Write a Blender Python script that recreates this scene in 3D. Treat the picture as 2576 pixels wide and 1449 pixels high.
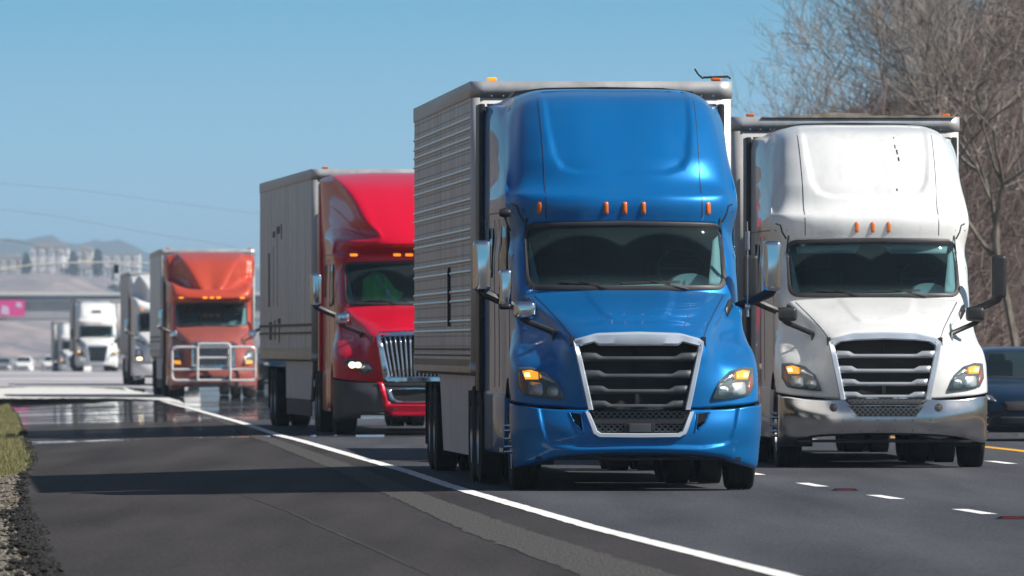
import bpy, bmesh, math, random
import numpy as np
from mathutils import Vector, Matrix, noise
from mathutils.bvhtree import BVHTree
from mathutils.geometry import delaunay_2d_cdt
random.seed(7); rng = np.random.default_rng(7)
for o in list(bpy.data.objects): bpy.data.objects.remove(o)
S = bpy.context.scene; COL = S.collection
R = math.radians
# ------------------------------------------------------------------ camera, sky, sun, exposure
FP, CX, HY, EYE = 31000.0, 1288.0, 873.0, 1.4      # telephoto: focal length in photo px, centre, horizon, eye height
cam_d = bpy.data.cameras.new('camera'); cam = bpy.data.objects.new('camera', cam_d); COL.objects.link(cam)
cam_d.sensor_width = 36; cam_d.lens = 36 * FP / 2576
cam_d.clip_start = 1; cam_d.clip_end = 20000
cam.location = (0, 0, EYE); cam.rotation_euler = (R(90) + math.atan(148.5 / FP), 0, 0)
cam_d.dof.use_dof = True; cam_d.dof.focus_distance = 123; cam_d.dof.aperture_fstop = 10
S.camera = cam
SUN = Vector((.72, -.25, .68)).normalized()
W = bpy.data.worlds.new('World'); S.world = W; W.use_nodes = True
nt = W.node_tree; nt.nodes.clear()
out = nt.nodes.new('ShaderNodeOutputWorld'); bg = nt.nodes.new('ShaderNodeBackground')
sky = nt.nodes.new('ShaderNodeTexSky'); sky.sky_type = 'NISHITA'; sky.sun_disc = False
sky.sun_elevation = math.asin(SUN.z); sky.sun_rotation = math.atan2(SUN.x, SUN.y)
sky.air_density = 1.0; sky.dust_density = .6; sky.ozone_density = 1.5
tc = nt.nodes.new('ShaderNodeTexCoord'); sep = nt.nodes.new('ShaderNodeSeparateXYZ')
nt.links.new(tc.outputs['Generated'], sep.inputs[0])
ramp = nt.nodes.new('ShaderNodeValToRGB'); mr = nt.nodes.new('ShaderNodeMapRange')
mr.inputs['From Min'].default_value = 0; mr.inputs['From Max'].default_value = .06
nt.links.new(sep.outputs['Z'], mr.inputs['Value']); nt.links.new(mr.outputs[0], ramp.inputs[0])
cr_ = ramp.color_ramp; cr_.elements[0].position = 0; cr_.elements[0].color = (6.3, 11.2, 15.2, 1)
cr_.elements[1].position = 1; cr_.elements[1].color = (1.15, 5.1, 8.2, 1)
e = cr_.elements.new(.20); e.color = (4.7, 9.1, 12.6, 1)
e = cr_.elements.new(.46); e.color = (2.2, 6.5, 9.7, 1)
mr2 = nt.nodes.new('ShaderNodeMapRange'); mr2.inputs['From Min'].default_value = .03; mr2.inputs['From Max'].default_value = .22
nt.links.new(sep.outputs['Z'], mr2.inputs['Value'])
mx = nt.nodes.new('ShaderNodeMix'); mx.data_type = 'RGBA'
nt.links.new(mr2.outputs[0], mx.inputs['Factor']); nt.links.new(ramp.outputs[0], mx.inputs[6]); nt.links.new(sky.outputs[0], mx.inputs[7])
nt.links.new(mx.outputs[2], bg.inputs[0]); bg.inputs[1].default_value = .058
nt.links.new(bg.outputs[0], out.inputs[0])
sd = bpy.data.lights.new('sun', 'SUN'); sd.energy = 5.0; sd.angle = R(.5); sd.color = (1, .95, .87)
so = bpy.data.objects.new('sun', sd); COL.objects.link(so); so.rotation_euler = SUN.to_track_quat('Z', 'Y').to_euler()
so.location = (60, -20, 80)
vs = S.view_settings; vs.view_transform = 'Standard'; vs.look = 'None'; vs.exposure = .37; vs.gamma = 1; vs.use_curve_mapping = False
S.cycles.max_bounces = 8; S.cycles.transparent_max_bounces = 12; S.cycles.volume_bounces = 0
S.cycles.use_denoising = True; S.cycles.caustics_reflective = False; S.cycles.caustics_refractive = False
# ------------------------------------------------------------------ materials
def mat(name, col, rough=.5, metal=0, coat=0, spec=.5, emit=None, es=0, noise_s=None, noise_a=.15, bump=0, bump_s=None, col2=None, stretch=None, dirt=0, alpha=None, flake=0, world=False):
    m = bpy.data.materials.new(name); m.use_nodes = True; n = m.node_tree; b = n.nodes['Principled BSDF']
    b.inputs['Base Color'].default_value = (*col, 1); b.inputs['Roughness'].default_value = rough
    b.inputs['Metallic'].default_value = metal; b.inputs['Coat Weight'].default_value = coat; b.inputs['Coat Roughness'].default_value = .03
    b.inputs['Specular IOR Level'].default_value = spec
    if emit: b.inputs['Emission Color'].default_value = (*emit, 1); b.inputs['Emission Strength'].default_value = es
    if noise_s or bump or dirt:
        t = n.nodes.new('ShaderNodeTexCoord'); mp = n.nodes.new('ShaderNodeMapping'); 
        if world:
            g = n.nodes.new('ShaderNodeNewGeometry'); n.links.new(g.outputs['Position'], mp.inputs[0])
        else: n.links.new(t.outputs['Object'], mp.inputs[0])
        if stretch: mp.inputs['Scale'].default_value = stretch
    if noise_s:
        no = n.nodes.new('ShaderNodeTexNoise'); no.inputs['Scale'].default_value = noise_s; no.inputs['Detail'].default_value = 6
        no.inputs['Roughness'].default_value = .65
        n.links.new(mp.outputs[0], no.inputs['Vector'])
        r = n.nodes.new('ShaderNodeMapRange'); r.inputs['From Min'].default_value = .3; r.inputs['From Max'].default_value = .7
        n.links.new(no.outputs['Fac'], r.inputs['Value'])
        x = n.nodes.new('ShaderNodeMix'); x.data_type = 'RGBA'
        x.inputs[6].default_value = (*[c * (1 - noise_a) for c in col], 1)
        x.inputs[7].default_value = (*(col2 if col2 else [min(1, c * (1 + noise_a)) for c in col]), 1)
        n.links.new(r.outputs[0], x.inputs['Factor']); n.links.new(x.outputs[2], b.inputs['Base Color'])
        r2 = n.nodes.new('ShaderNodeMapRange'); r2.inputs['To Min'].default_value = max(0, rough - .06); r2.inputs['To Max'].default_value = min(1, rough + .06)
        n.links.new(no.outputs['Fac'], r2.inputs['Value']); n.links.new(r2.outputs[0], b.inputs['Roughness'])
    if bump:
        nb = n.nodes.new('ShaderNodeTexNoise'); nb.inputs['Scale'].default_value = bump_s or 30; nb.inputs['Detail'].default_value = 5
        n.links.new(mp.outputs[0], nb.inputs['Vector'])
        bp = n.nodes.new('ShaderNodeBump'); bp.inputs['Strength'].default_value = bump; bp.inputs['Distance'].default_value = .02
        n.links.new(nb.outputs['Fac'], bp.inputs['Height']); n.links.new(bp.outputs[0], b.inputs['Normal'])
    return m
def glassy(name, tint=(.35, .55, .58), rough=.02, refl=.06):
    m = bpy.data.materials.new(name); m.use_nodes = True; n = m.node_tree; n.nodes.clear()
    o = n.nodes.new('ShaderNodeOutputMaterial'); t = n.nodes.new('ShaderNodeBsdfTransparent'); t.inputs[0].default_value = (*tint, 1)
    g = n.nodes.new('ShaderNodeBsdfGlossy'); g.inputs['Roughness'].default_value = rough
    f = n.nodes.new('ShaderNodeFresnel'); f.inputs[0].default_value = 1.45
    d = n.nodes.new('ShaderNodeBsdfDiffuse'); d.inputs[0].default_value = (.25, .42, .44, 1)
    no = n.nodes.new('ShaderNodeTexNoise'); no.inputs['Scale'].default_value = 1.6; no.inputs['Detail'].default_value = 10
    tcx = n.nodes.new('ShaderNodeTexCoord'); n.links.new(tcx.outputs['Object'], no.inputs['Vector'])
    r = n.nodes.new('ShaderNodeMapRange'); r.inputs['From Min'].default_value = .3; r.inputs['From Max'].default_value = .75; r.inputs['To Min'].default_value = refl * .55; r.inputs['To Max'].default_value = refl
    n.links.new(no.outputs['Fac'], r.inputs['Value'])
    a = n.nodes.new('ShaderNodeMixShader'); b2 = n.nodes.new('ShaderNodeMixShader')
    n.links.new(f.outputs[0], a.inputs[0]); n.links.new(t.outputs[0], a.inputs[1]); n.links.new(g.outputs[0], a.inputs[2])
    n.links.new(r.outputs[0], b2.inputs[0]); n.links.new(a.outputs[0], b2.inputs[1]); n.links.new(d.outputs[0], b2.inputs[2])
    n.links.new(b2.outputs[0], o.inputs[0]); return m
def paint(name, col, metal=.35, dirty=.08, rough=.32):
    m = mat(name, col, rough, metal, .55, .25); n = m.node_tree; b = n.nodes['Principled BSDF']
    t = n.nodes.new('ShaderNodeTexCoord'); no = n.nodes.new('ShaderNodeTexNoise'); no.inputs['Scale'].default_value = 2.2; no.inputs['Detail'].default_value = 9; no.inputs['Roughness'].default_value = .75
    mp = n.nodes.new('ShaderNodeMapping'); mp.inputs['Scale'].default_value = (3, 1.2, .8)
    n.links.new(t.outputs['Object'], mp.inputs[0]); n.links.new(mp.outputs[0], no.inputs['Vector'])
    r = n.nodes.new('ShaderNodeMapRange'); r.inputs['From Min'].default_value = .48; r.inputs['From Max'].default_value = .78; r.inputs['To Max'].default_value = dirty
    n.links.new(no.outputs['Fac'], r.inputs['Value'])
    x = n.nodes.new('ShaderNodeMix'); x.data_type = 'RGBA'; x.inputs[6].default_value = (*col, 1); x.inputs[7].default_value = (.22, .19, .16, 1)
    n.links.new(r.outputs[0], x.inputs['Factor']); n.links.new(x.outputs[2], b.inputs['Base Color'])
    # tiny dark insect specks
    v = n.nodes.new('ShaderNodeTexVoronoi'); v.inputs['Scale'].default_value = 16
    n.links.new(t.outputs['Object'], v.inputs['Vector'])
    lt = n.nodes.new('ShaderNodeMath'); lt.operation = 'LESS_THAN'; lt.inputs[1].default_value = .07; n.links.new(v.outputs['Distance'], lt.inputs[0])
    ml = n.nodes.new('ShaderNodeMath'); ml.operation = 'MULTIPLY'; ml.inputs[1].default_value = min(.5, dirty * 2.2); n.links.new(lt.outputs[0], ml.inputs[0])
    x2 = n.nodes.new('ShaderNodeMix'); x2.data_type = 'RGBA'; x2.inputs[7].default_value = (.12, .1, .08, 1)
    n.links.new(ml.outputs[0], x2.inputs['Factor']); n.links.new(x.outputs[2], x2.inputs[6]); n.links.new(x2.outputs[2], b.inputs['Base Color'])
    return m
P_BLUE = paint('blue_metallic_paint', (.0, .16, .46), .4, .04, .36)
P_WHITE = paint('white_paint', (.72, .73, .725), 0, .24, .38)
P_RED = paint('red_paint', (.66, .002, .03), .1, .03, .28)
P_ORANGE = paint('orange_paint', (.50, .065, .032), .1, .12, .35)
P_WHITE2 = paint('clean_white_paint', (.8, .8, .79), 0, .08, .35)
P_TEAL = paint('dark_blue_paint', (.003, .017, .042), .1, .04, .3)
P_SILVER = paint('silver_paint', (.42, .43, .44), .6, .05, .3)
CHROME = mat('chrome', (.72, .73, .75), .09, 1)
CHROME_D = mat('weathered_chrome', (.62, .62, .62), .2, 1, noise_s=3, noise_a=.12)
ALU = mat('brushed_aluminium', (.55, .56, .57), .34, .9, noise_s=6, noise_a=.1)
GRAYBAR = mat('grey_grille_plastic', (.05, .057, .068), .5)
SILBAR = mat('silver_grille_plastic', (.50, .52, .55), .3, .5)
SURR = mat('satin_silver', (.64, .70, .78), .32, .45)
BLACK = mat('black_plastic', (.016, .017, .019), .45, noise_s=8, noise_a=.3)
DARK = mat('dark_metal', (.02, .02, .022), .6)
DGREY = mat('grey_bumper_plastic', (.06, .062, .064), .5, noise_s=2, noise_a=.12)
RUBBER = mat('tyre_rubber', (.008, .008, .008), .8, bump=.3, bump_s=40, noise_s=5, noise_a=.4)
SEAL = mat('window_seal', (.045, .04, .042), .5)
RAD = mat('radiator_core', (.035, .03, .024), .6, noise_s=3, noise_a=.5, stretch=(1, 1, 30))
MESHM = mat('mesh_wire', (.16, .165, .17), .4, .6)
GLASS_CAR = glassy('car_glass', (.42, .66, .70), .03, .03)
GLASS = glassy('windscreen_glass', (.50, .72, .76), .03, .014)
n = GLASS.node_tree; L_ = n.links.new
_tc = n.nodes.new('ShaderNodeTexCoord'); _s = n.nodes.new('ShaderNodeSeparateXYZ'); L_(_tc.outputs['Object'], _s.inputs[0])
def _m(op, a, b=None, c=None):
    q = n.nodes.new('ShaderNodeMath'); q.operation = op
    for i, v in enumerate((a, b, c)):
        if v is None: continue
        if isinstance(v, (int, float)): q.inputs[i].default_value = v
        else: L_(v, q.inputs[i])
    return q.outputs[0]
def _arc(cx, rad):
    dx = _m('SUBTRACT', _s.outputs['X'], cx); dz = _m('MULTIPLY', _m('SUBTRACT', _s.outputs['Z'], 1.97), 1.15); d = _m('SQRT', _m('ADD', _m('MULTIPLY', dx, dx), _m('MULTIPLY', dz, dz)))
    return _m('SMOOTH_MIN', 1, _m('MAXIMUM', 0, _m('MULTIPLY', _m('SUBTRACT', d, rad), 25)), .1)
_d = _m('MULTIPLY', _arc(-.42, .60), _arc(.38, .62)); _bot = _m('MAXIMUM', 0, _m('MULTIPLY', _m('SUBTRACT', 2.12, _s.outputs['Z']), 5))
_mx = [q for q in n.nodes if q.type == 'MIX_SHADER'][1]; _old = _mx.inputs[0].links[0].from_socket
L_(_m('ADD', _old, _m('MULTIPLY', _m('ADD', _m('MULTIPLY', _d, .38), _bot), .11)), _mx.inputs[0])
GLASS_D = glassy('side_glass', (.08, .12, .13), .03, .05)
LENS = glassy('clear_lens', (.93, .95, .96), .05, .16)
HOUS = mat('headlamp_housing', (.12, .125, .13), .35, .3)
REFL = mat('reflector', (.85, .87, .9), .3, .6)
AMBER = mat('amber_marker', (.75, .16, .02), .25, 0, .6)
AMBER_LIT = mat('lit_amber', (.9, .3, .02), .3, emit=(1, .36, .02), es=1.1)
AMBER_HOT = mat('lit_bulb', (1, .7, .3), .3, emit=(1, .62, .15), es=6)
AMBER_DIM = mat('lit_marker', (.9, .3, .02), .3, emit=(1, .33, .02), es=.8)
HEADLIT = mat('lit_headlamp', (1, 1, 1), .3, emit=(1, .80, .50), es=2.6)
ORANGE_LENS = mat('orange_side_lens', (.45, .07, .02), .2, 0, .6)
INT = mat('cab_interior', (.07, .085, .09), .8)
DASH = mat('dashboard', (.42, .47, .46), .7)
PALE = mat('pale_interior_trim', (.44, .46, .45), .7)
GREENC = mat('green_cloth', (.07, .66, .09), .8)
WHITEC = mat('white_cloth', (.75, .8, .78), .8)
LETTER = mat('number_print', (.55, .55, .55), .5)
MARKL = mat('faded_dark_lettering', (.055, .055, .06), .6)
# ------------------------------------------------------------------ mesh helpers
def link(name, me, m=None, parent=None):
    o = bpy.data.objects.new(name, me); COL.objects.link(o)
    if m is not None: me.materials.append(m)
    if parent is not None: o.parent = parent
    return o
class MB:
    def __init__(s): s.v = []; s.f = []
    def add(s, vs, fs):
        k = len(s.v); s.v += [tuple(v) for v in vs]; s.f += [tuple(i + k for i in f) for f in fs]; return s
    def box(s, x0, x1, y0, y1, z0, z1):
        return s.add([(x0,y0,z0),(x1,y0,z0),(x1,y1,z0),(x0,y1,z0),(x0,y0,z1),(x1,y0,z1),(x1,y1,z1),(x0,y1,z1)],
                     [(0,3,2,1),(4,5,6,7),(0,1,5,4),(1,2,6,5),(2,3,7,6),(3,0,4,7)])
    def cyl(s, p, q, r0, r1=None, n=10, caps=True):
        r1 = r0 if r1 is None else r1; p = Vector(p); q = Vector(q); d = (q - p).normalized()
        a = d.cross((0, 0, 1) if abs(d.z) < .9 else (1, 0, 0)).normalized(); b = d.cross(a)
        vs = []
        for c, r in ((p, r0), (q, r1)):
            for i in range(n):
                t = 2 * math.pi * i / n; vs.append(c + (a * math.cos(t) + b * math.sin(t)) * r)
        fs = [(i, (i + 1) % n, n + (i + 1) % n, n + i) for i in range(n)]
        if caps: fs += [tuple(range(n))[::-1], tuple(range(n, 2 * n))]
        return s.add(vs, fs)
    def tube(s, pts, r, n=8):
        pts = [Vector(p) for p in pts]; vs = []; ref = Vector((0, 0, 1))
        for i, p in enumerate(pts):
            d = (pts[min(i + 1, len(pts) - 1)] - pts[max(i - 1, 0)]).normalized()
            rr = ref if abs(d.dot(ref)) < .95 else Vector((1, 0, 0))
            a = d.cross(rr).normalized(); b = d.cross(a)
            rad = r[i] if isinstance(r, (list, tuple)) else r
            for k in range(n):
                t = 2 * math.pi * k / n; vs.append(p + (a * math.cos(t) + b * math.sin(t)) * rad)
        fs = [(i*n+k, i*n+(k+1)%n, (i+1)*n+(k+1)%n, (i+1)*n+k) for i in range(len(pts)-1) for k in range(n)]
        fs += [tuple(range(n))[::-1], tuple(range((len(pts)-1)*n, len(pts)*n))]
        return s.add(vs, fs)
    def lathe(s, prof, cx=0, cy=0, cz=0, n=32, axis='x', sx=1):
        vs = []
        for (a, r) in prof:
            for k in range(n):
                t = 2 * math.pi * k / n
                if axis == 'x': vs.append((cx + a * sx, cy + r * math.cos(t), cz + r * math.sin(t)))
                else: vs.append((cx + r * math.cos(t), cy + a, cz + r * math.sin(t)))
        m = len(prof)
        fs = [(i*n+k, i*n+(k+1)%n, (i+1)*n+(k+1)%n, (i+1)*n+k) for i in range(m-1) for k in range(n)]
        return s.add(vs, fs)
    def prism(s, poly, a0, a1, axis='y'):
        # poly in (x,z) for axis y, (y,z) for axis x, (x,y) for axis z
        f = {'y': lambda p, a: (p[0], a, p[1]), 'x': lambda p, a: (a, p[0], p[1]), 'z': lambda p, a: (p[0], p[1], a)}[axis]
        n = len(poly); vs = [f(p, a0) for p in poly] + [f(p, a1) for p in poly]
        return s.add(vs, [tuple(range(n)), tuple(range(n, 2 * n))[::-1]] + [(i, n + i, n + (i + 1) % n, (i + 1) % n) for i in range(n)])
    def build(s, name, m, parent=None, smooth=False, bevel=0, seg=2, recalc=True, auto=None):
        me = bpy.data.meshes.new(name); me.from_pydata(s.v, [], s.f)
        if recalc or bevel:
            bm = bmesh.new(); bm.from_mesh(me); bmesh.ops.recalc_face_normals(bm, faces=bm.faces); 
            if bevel:
                ed = [e for e in bm.edges if len(e.link_faces) == 2 and e.calc_face_angle(0) > .5]
                bmesh.ops.bevel(bm, geom=ed, offset=bevel, segments=seg, profile=.6, affect='EDGES', clamp_overlap=True)
            bm.to_mesh(me); bm.free()
        o = link(name, me, m, parent)
        if smooth or bevel or auto:
            me.polygons.foreach_set('use_smooth', [True] * len(me.polygons))
            me.set_sharp_from_angle(angle=R(auto or 40))
        return o
def tag(o, label=None, cat=None, group=None, kind=None):
    if label: o['label'] = label
    if cat: o['category'] = cat
    if group: o['group'] = group
    if kind: o['kind'] = kind
    return o
def empty(name, loc=(0, 0, 0), rz=0, label=None, cat=None, group=None):
    o = bpy.data.objects.new(name, None); COL.objects.link(o); o.location = loc; o.rotation_euler = (0, 0, rz); o.empty_display_size = .2
    return tag(o, label, cat, group)
def spline(A, cnt):
    A = np.asarray(A, float); n = len(A); h = np.array(cnt, float)
    d = (A[1:] - A[:-1]) / h.reshape(-1, *([1] * (A.ndim - 1)))
    m = np.zeros_like(A); m[0] = d[0]; m[-1] = d[-1]
    for i in range(1, n - 1): m[i] = (h[i] * d[i-1] + h[i-1] * d[i]) / (h[i-1] + h[i])
    o = []
    for i in range(n - 1):
        for k in range(int(cnt[i])):
            t = k / cnt[i]; H = h[i]
            o.append((2*t**3-3*t**2+1)*A[i] + (t**3-2*t*t+t)*H*m[i] + (-2*t**3+3*t*t)*A[i+1] + (t**3-t*t)*H*m[i+1])
    o.append(A[-1]); return np.array(o)
def inpoly(x, z, poly):
    x = np.asarray(x); z = np.asarray(z); c = np.zeros(x.shape, bool); n = len(poly)
    for i in range(n):
        x0, z0 = poly[i]; x1, z1 = poly[(i + 1) % n]
        if z0 == z1: continue
        c ^= ((z0 > z) != (z1 > z)) & (x < (x1 - x0) * (z - z0) / (z1 - z0) + x0)
    return c
def sdf(x, z, poly):
    d = np.full(np.shape(x), 9e9); n = len(poly)
    for i in range(n):
        a = np.array(poly[i]); b = np.array(poly[(i + 1) % n]); e = b - a; L = e @ e + 1e-12
        t = np.clip(((x - a[0]) * e[0] + (z - a[1]) * e[1]) / L, 0, 1)
        d = np.minimum(d, np.hypot(x - a[0] - t * e[0], z - a[1] - t * e[1]))
    return np.where(inpoly(x, z, poly), d, -d)
def sym(half):
    return list(half) + [(-x, z) for x, z in reversed(half) if abs(x) > 1e-6]
def rpoly(pts, r, seg=5):
    o = []; n = len(pts)
    for i in range(n):
        p0 = Vector(pts[i-1]); p = Vector(pts[i]); p1 = Vector(pts[(i+1) % n])
        a = p0 - p; b = p1 - p; rr = r[i] if isinstance(r, (list, tuple)) else r
        ang = a.angle(b) if a.length and b.length else math.pi
        t = min(rr / max(math.tan(ang / 2), .15), a.length * .48, b.length * .48)
        A = p + a.normalized() * t; B = p + b.normalized() * t
        for k in range(seg + 1):
            u = k / seg; o.append(tuple(A * (1-u)**2 + p * 2*u*(1-u) + B * u*u))
    return o
def resample(poly, step, closed=True):
    o = []; n = len(poly)
    for i in range(n if closed else n - 1):
        a = Vector(poly[i]); b = Vector(poly[(i+1) % n]); k = max(1, int(math.ceil((b - a).length / step)))
        for j in range(k): o.append(tuple(a.lerp(b, j / k)))
    if not closed: o.append(tuple(poly[-1]))
    return o
class Loft:
    """surface through a net of control points (x, z, depth) of the right half, mirrored"""
    def __init__(s, rows, res=.03, disp=None, mirror=True):
        A = np.array([[(x, d, z) for x, z, d in r] for r in rows], float)
        if mirror:
            L = A[:, :0:-1, :].copy(); L[:, :, 0] *= -1; A = np.concatenate([L, A], 1)
        cu = [max(1, min(40, int(round(np.linalg.norm(A[:, j+1] - A[:, j], axis=1).mean() / res)))) for j in range(A.shape[1]-1)]
        cv = [max(1, min(40, int(round(np.linalg.norm(A[i+1] - A[i], axis=1).mean() / res)))) for i in range(A.shape[0]-1)]
        G = spline(A, cv); G = spline(G.transpose(1, 0, 2), cu).transpose(1, 0, 2)
        if disp is not None: G[:, :, 1] += disp(G[:, :, 0], G[:, :, 2], G[:, :, 1])
        s.G = G; nv, nu = G.shape[:2]; s.V = G.reshape(-1, 3)
        idx = np.arange(nv * nu).reshape(nv, nu)
        s.F = np.stack([idx[:-1, :-1], idx[:-1, 1:], idx[1:, 1:], idx[1:, :-1]], -1).reshape(-1, 4)
        if s.V[s.F[0][3]][2] < s.V[s.F[0][0]][2]: s.F = s.F[:, ::-1]
        s.bvh = BVHTree.FromPolygons([tuple(v) for v in s.V], [tuple(f) for f in s.F])
    def build(s, name, m, parent, holes=(), thick=0, auto=50):
        C = s.V[s.F].mean(1); keep = np.ones(len(s.F), bool)
        for h in holes: keep &= ~h(C[:, 0], C[:, 1], C[:, 2])
        F = s.F[keep]; used = np.unique(F); mp = -np.ones(len(s.V), int); mp[used] = np.arange(len(used))
        me = bpy.data.meshes.new(name); me.from_pydata(s.V[used].tolist(), [], mp[F].tolist())
        me.polygons.foreach_set('use_smooth', [True] * len(me.polygons))
        o = link(name, me, m, parent)
        if thick:
            md = o.modifiers.new('thickness', 'SOLIDIFY'); md.thickness = thick; md.offset = -1
        return o
def fhole(poly, dmax=3.3):
    return lambda x, y, z: inpoly(x, z, poly) & (y < dmax)
def cast(bvh, a, b, axis='y', side=1, off=0):
    if axis == 'y':
        h = bvh.ray_cast(Vector((a, -4, b)), Vector((0, 1, 0)))
        return None if h[0] is None else Vector((a, h[0].y - off, b))
    h = bvh.ray_cast(Vector((side * 4, a, b)), Vector((-side, 0, 0)))
    return None if h[0] is None else Vector((h[0].x + side * off, a, b))
def patch(bvh, poly, name, m, parent, off=.006, thick=.006, res=.06, axis='y', side=1, bulge=0, holes=(), smooth=True):
    P = resample(poly, res); n = len(P); xs = [p[0] for p in P]; zs = [p[1] for p in P]
    pts = [Vector(p) for p in P]
    gx = np.arange(min(xs) + res / 2, max(xs), res); gz_ = np.arange(min(zs) + res / 2, max(zs), res)
    if len(gx) * len(gz_):
        X, Z = np.meshgrid(gx, gz_); d = sdf(X, Z, P); k = d > res * .35
        pts += [Vector((float(a), float(b))) for a, b in zip(X[k], Z[k])]
    r = delaunay_2d_cdt(pts, [(i, (i + 1) % n) for i in range(n)], [], 1, 1e-5)
    vs = []; last = None; bad = []
    for i, p in enumerate(r[0]):
        q = cast(bvh, p.x, p.y, axis, side, off)
        if q is None: bad.append(i)
        vs.append(q)
    good = [v for v in vs if v is not None]
    if not good: return None
    for i in bad:
        p = r[0][i]; best = min(good, key=lambda g: (g.x - p.x)**2 + (g.z - p.y)**2 if axis == 'y' else (g.y - p.x)**2 + (g.z - p.y)**2)
        vs[i] = Vector((p.x, best.y, p.y)) if axis == 'y' else Vector((best.x, p.x, p.y))
    fs = [tuple(f) for f in r[2]]
    if axis == 'x' and side < 0: fs = [f[::-1] for f in fs]
    if bulge:
        for i, p in enumerate(r[0]):
            dd = float(sdf(np.array(p.x), np.array(p.y), P)); b = bulge * min(1, max(0, dd) / (bulge * 2))**.5
            if axis == 'y': vs[i].y -= b
            else: vs[i].x += side * b
    me = bpy.data.meshes.new(name); me.from_pydata([tuple(v) for v in vs], [], fs)
    me.polygons.foreach_set('use_smooth', [smooth] * len(me.polygons))
    o = link(name, me, m, parent)
    if thick:
        md = o.modifiers.new('thickness', 'SOLIDIFY'); md.thickness = thick; md.offset = -1 if bulge else 1
    return o
def ring(bvh, outer, inner, name, m, parent, h=.03, inset=.04, dfun=None, step=None):
    """frame between two outlines with the same number of points, raised by h and turned inwards by inset"""
    n = len(outer); vs = []
    for (w, o_) in ((0, -.01), (.0, h * .6), (.18, h), (.82, h), (1, h * .6), (1, -inset)):
        for i in range(n):
            a = Vector(outer[i]).lerp(Vector(inner[i]), w)
            c = Vector(outer[i]).lerp(Vector(inner[i]), min(w, .3))
            q = cast(bvh, c.x, c.y) if dfun is None else Vector((a.x, dfun(a.x, a.y), a.y))
            if q is None:
                for t in ((0, .03), (0, -.03), (0, .06), (0, -.06), (-.04 * (1 if c.x > 0 else -1), 0)):
                    q = cast(bvh, c.x + t[0], c.y + t[1])
                    if q is not None: break
            y = q.y if q is not None else (vs[-1][1] if vs else 0)
            vs.append((a.x, y - o_, a.y))
    fs = [(k*n+i, k*n+(i+1)%n, (k+1)*n+(i+1)%n, (k+1)*n+i) for k in range(5) for i in range(n)]
    b = MB(); b.v = vs; b.f = fs
    return b.build(name, m, parent, smooth=True, auto=35)
def ribbon(bvh, line, name, m, parent, w=.008, off=.002, axis='y', side=1, step=.04):
    L = resample(line, step, closed=False); vs = []; 
    for i, p in enumerate(L):
        a = Vector(L[max(0, i-1)]); b = Vector(L[min(len(L)-1, i+1)]); d = (b - a).normalized(); nrm = Vector((-d.y, d.x)) * w / 2
        for sgn in (1, -1):
            q = Vector(p) + nrm * sgn; c = cast(bvh, q.x, q.y, axis, side, off)
            if c is None: c = Vector(vs[-2]) if len(vs) > 1 else Vector((q.x, 0, q.y))
            vs.append(tuple(c))
    fs = [(2*i, 2*i+2, 2*i+3, 2*i+1) for i in range(len(L)-1)]
    me = bpy.data.meshes.new(name); me.from_pydata(vs, [], fs); o = link(name, me, m, parent)
    md = o.modifiers.new('thickness', 'SOLIDIFY'); md.thickness = .003; md.offset = 0
    return o
def text_mesh(body, size, name, m, parent, loc, rot, depth=.004):
    cu = bpy.data.curves.new('t', 'FONT'); cu.body = body; cu.size = size; cu.extrude = depth; cu.align_x = 'CENTER'
    t = bpy.data.objects.new('t', cu); COL.objects.link(t)
    me = bpy.data.meshes.new_from_object(t.evaluated_get(bpy.context.evaluated_depsgraph_get()))
    bpy.data.objects.remove(t); me.materials.clear(); o = link(name, me, m, parent); o.location = loc; o.rotation_euler = rot; return o
def wx(px, Y): return (px - CX) / FP * Y
def wz(py, Y): return EYE - (py - HY) / FP * Y
# ------------------------------------------------------------------ ground, road, verge
def prof(Y): return np.interp(Y, [0, 125, 175, 215, 290, 450, 720, 940, 1300, 3000, 9000], [0, 0, .07, .07, 0, 0, 0, -.76, -1.6, -3, -3])
def px_to_road(x, y, side=0):
    Y = 200.
    for _ in range(30):
        z = float(prof(Y))
        if side: z += -.03 * max(0, float(edge(Y)) - (x - CX) / FP * Y)
        Y = FP * (EYE - z) / (y - HY)
    return (x - CX) / FP * Y, Y
_e = [px_to_road(*p) for p in [(1975,1449),(1500,1330),(1185,1239),(1030,1188),(700,1095),(570,1053),(470,1025),(420,1012)]]
_e = [(_e[0][0] + .047 * 75, 0.)] + _e + [(-14.2, 443.), (-25.5, 705.), (-35.7, 940.), (-50., 1300.), (-115., 3000.), (-340., 9000.)]
def edge(Y): return np.interp(Y, [p[1] for p in _e], [p[0] for p in _e])
_l = []
for p in [(150,1449),(118,1380),(92,1320),(74,1280),(60,1225),(68,1190),(90,1160),(75,1120),(60,1080),(45,1040),(25,1016)]:
    X, Y = px_to_road(*p, side=1); _l.append((Y, X - float(edge(Y))))
_l = [(0, _l[0][1])] + _l + [(450, -3.2), (1000, -3.2), (9000, -3.2)]
def oleft(Y): return np.interp(Y, [p[0] for p in _l], [p[1] for p in _l])
def gz(X, Y):
    o = X - edge(Y); return prof(Y) + np.minimum(o, 0) * .03
YS = np.concatenate([np.arange(-60, 60, 10), np.arange(60, 420, 1.5), np.arange(420, 1400, 12)])
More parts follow.
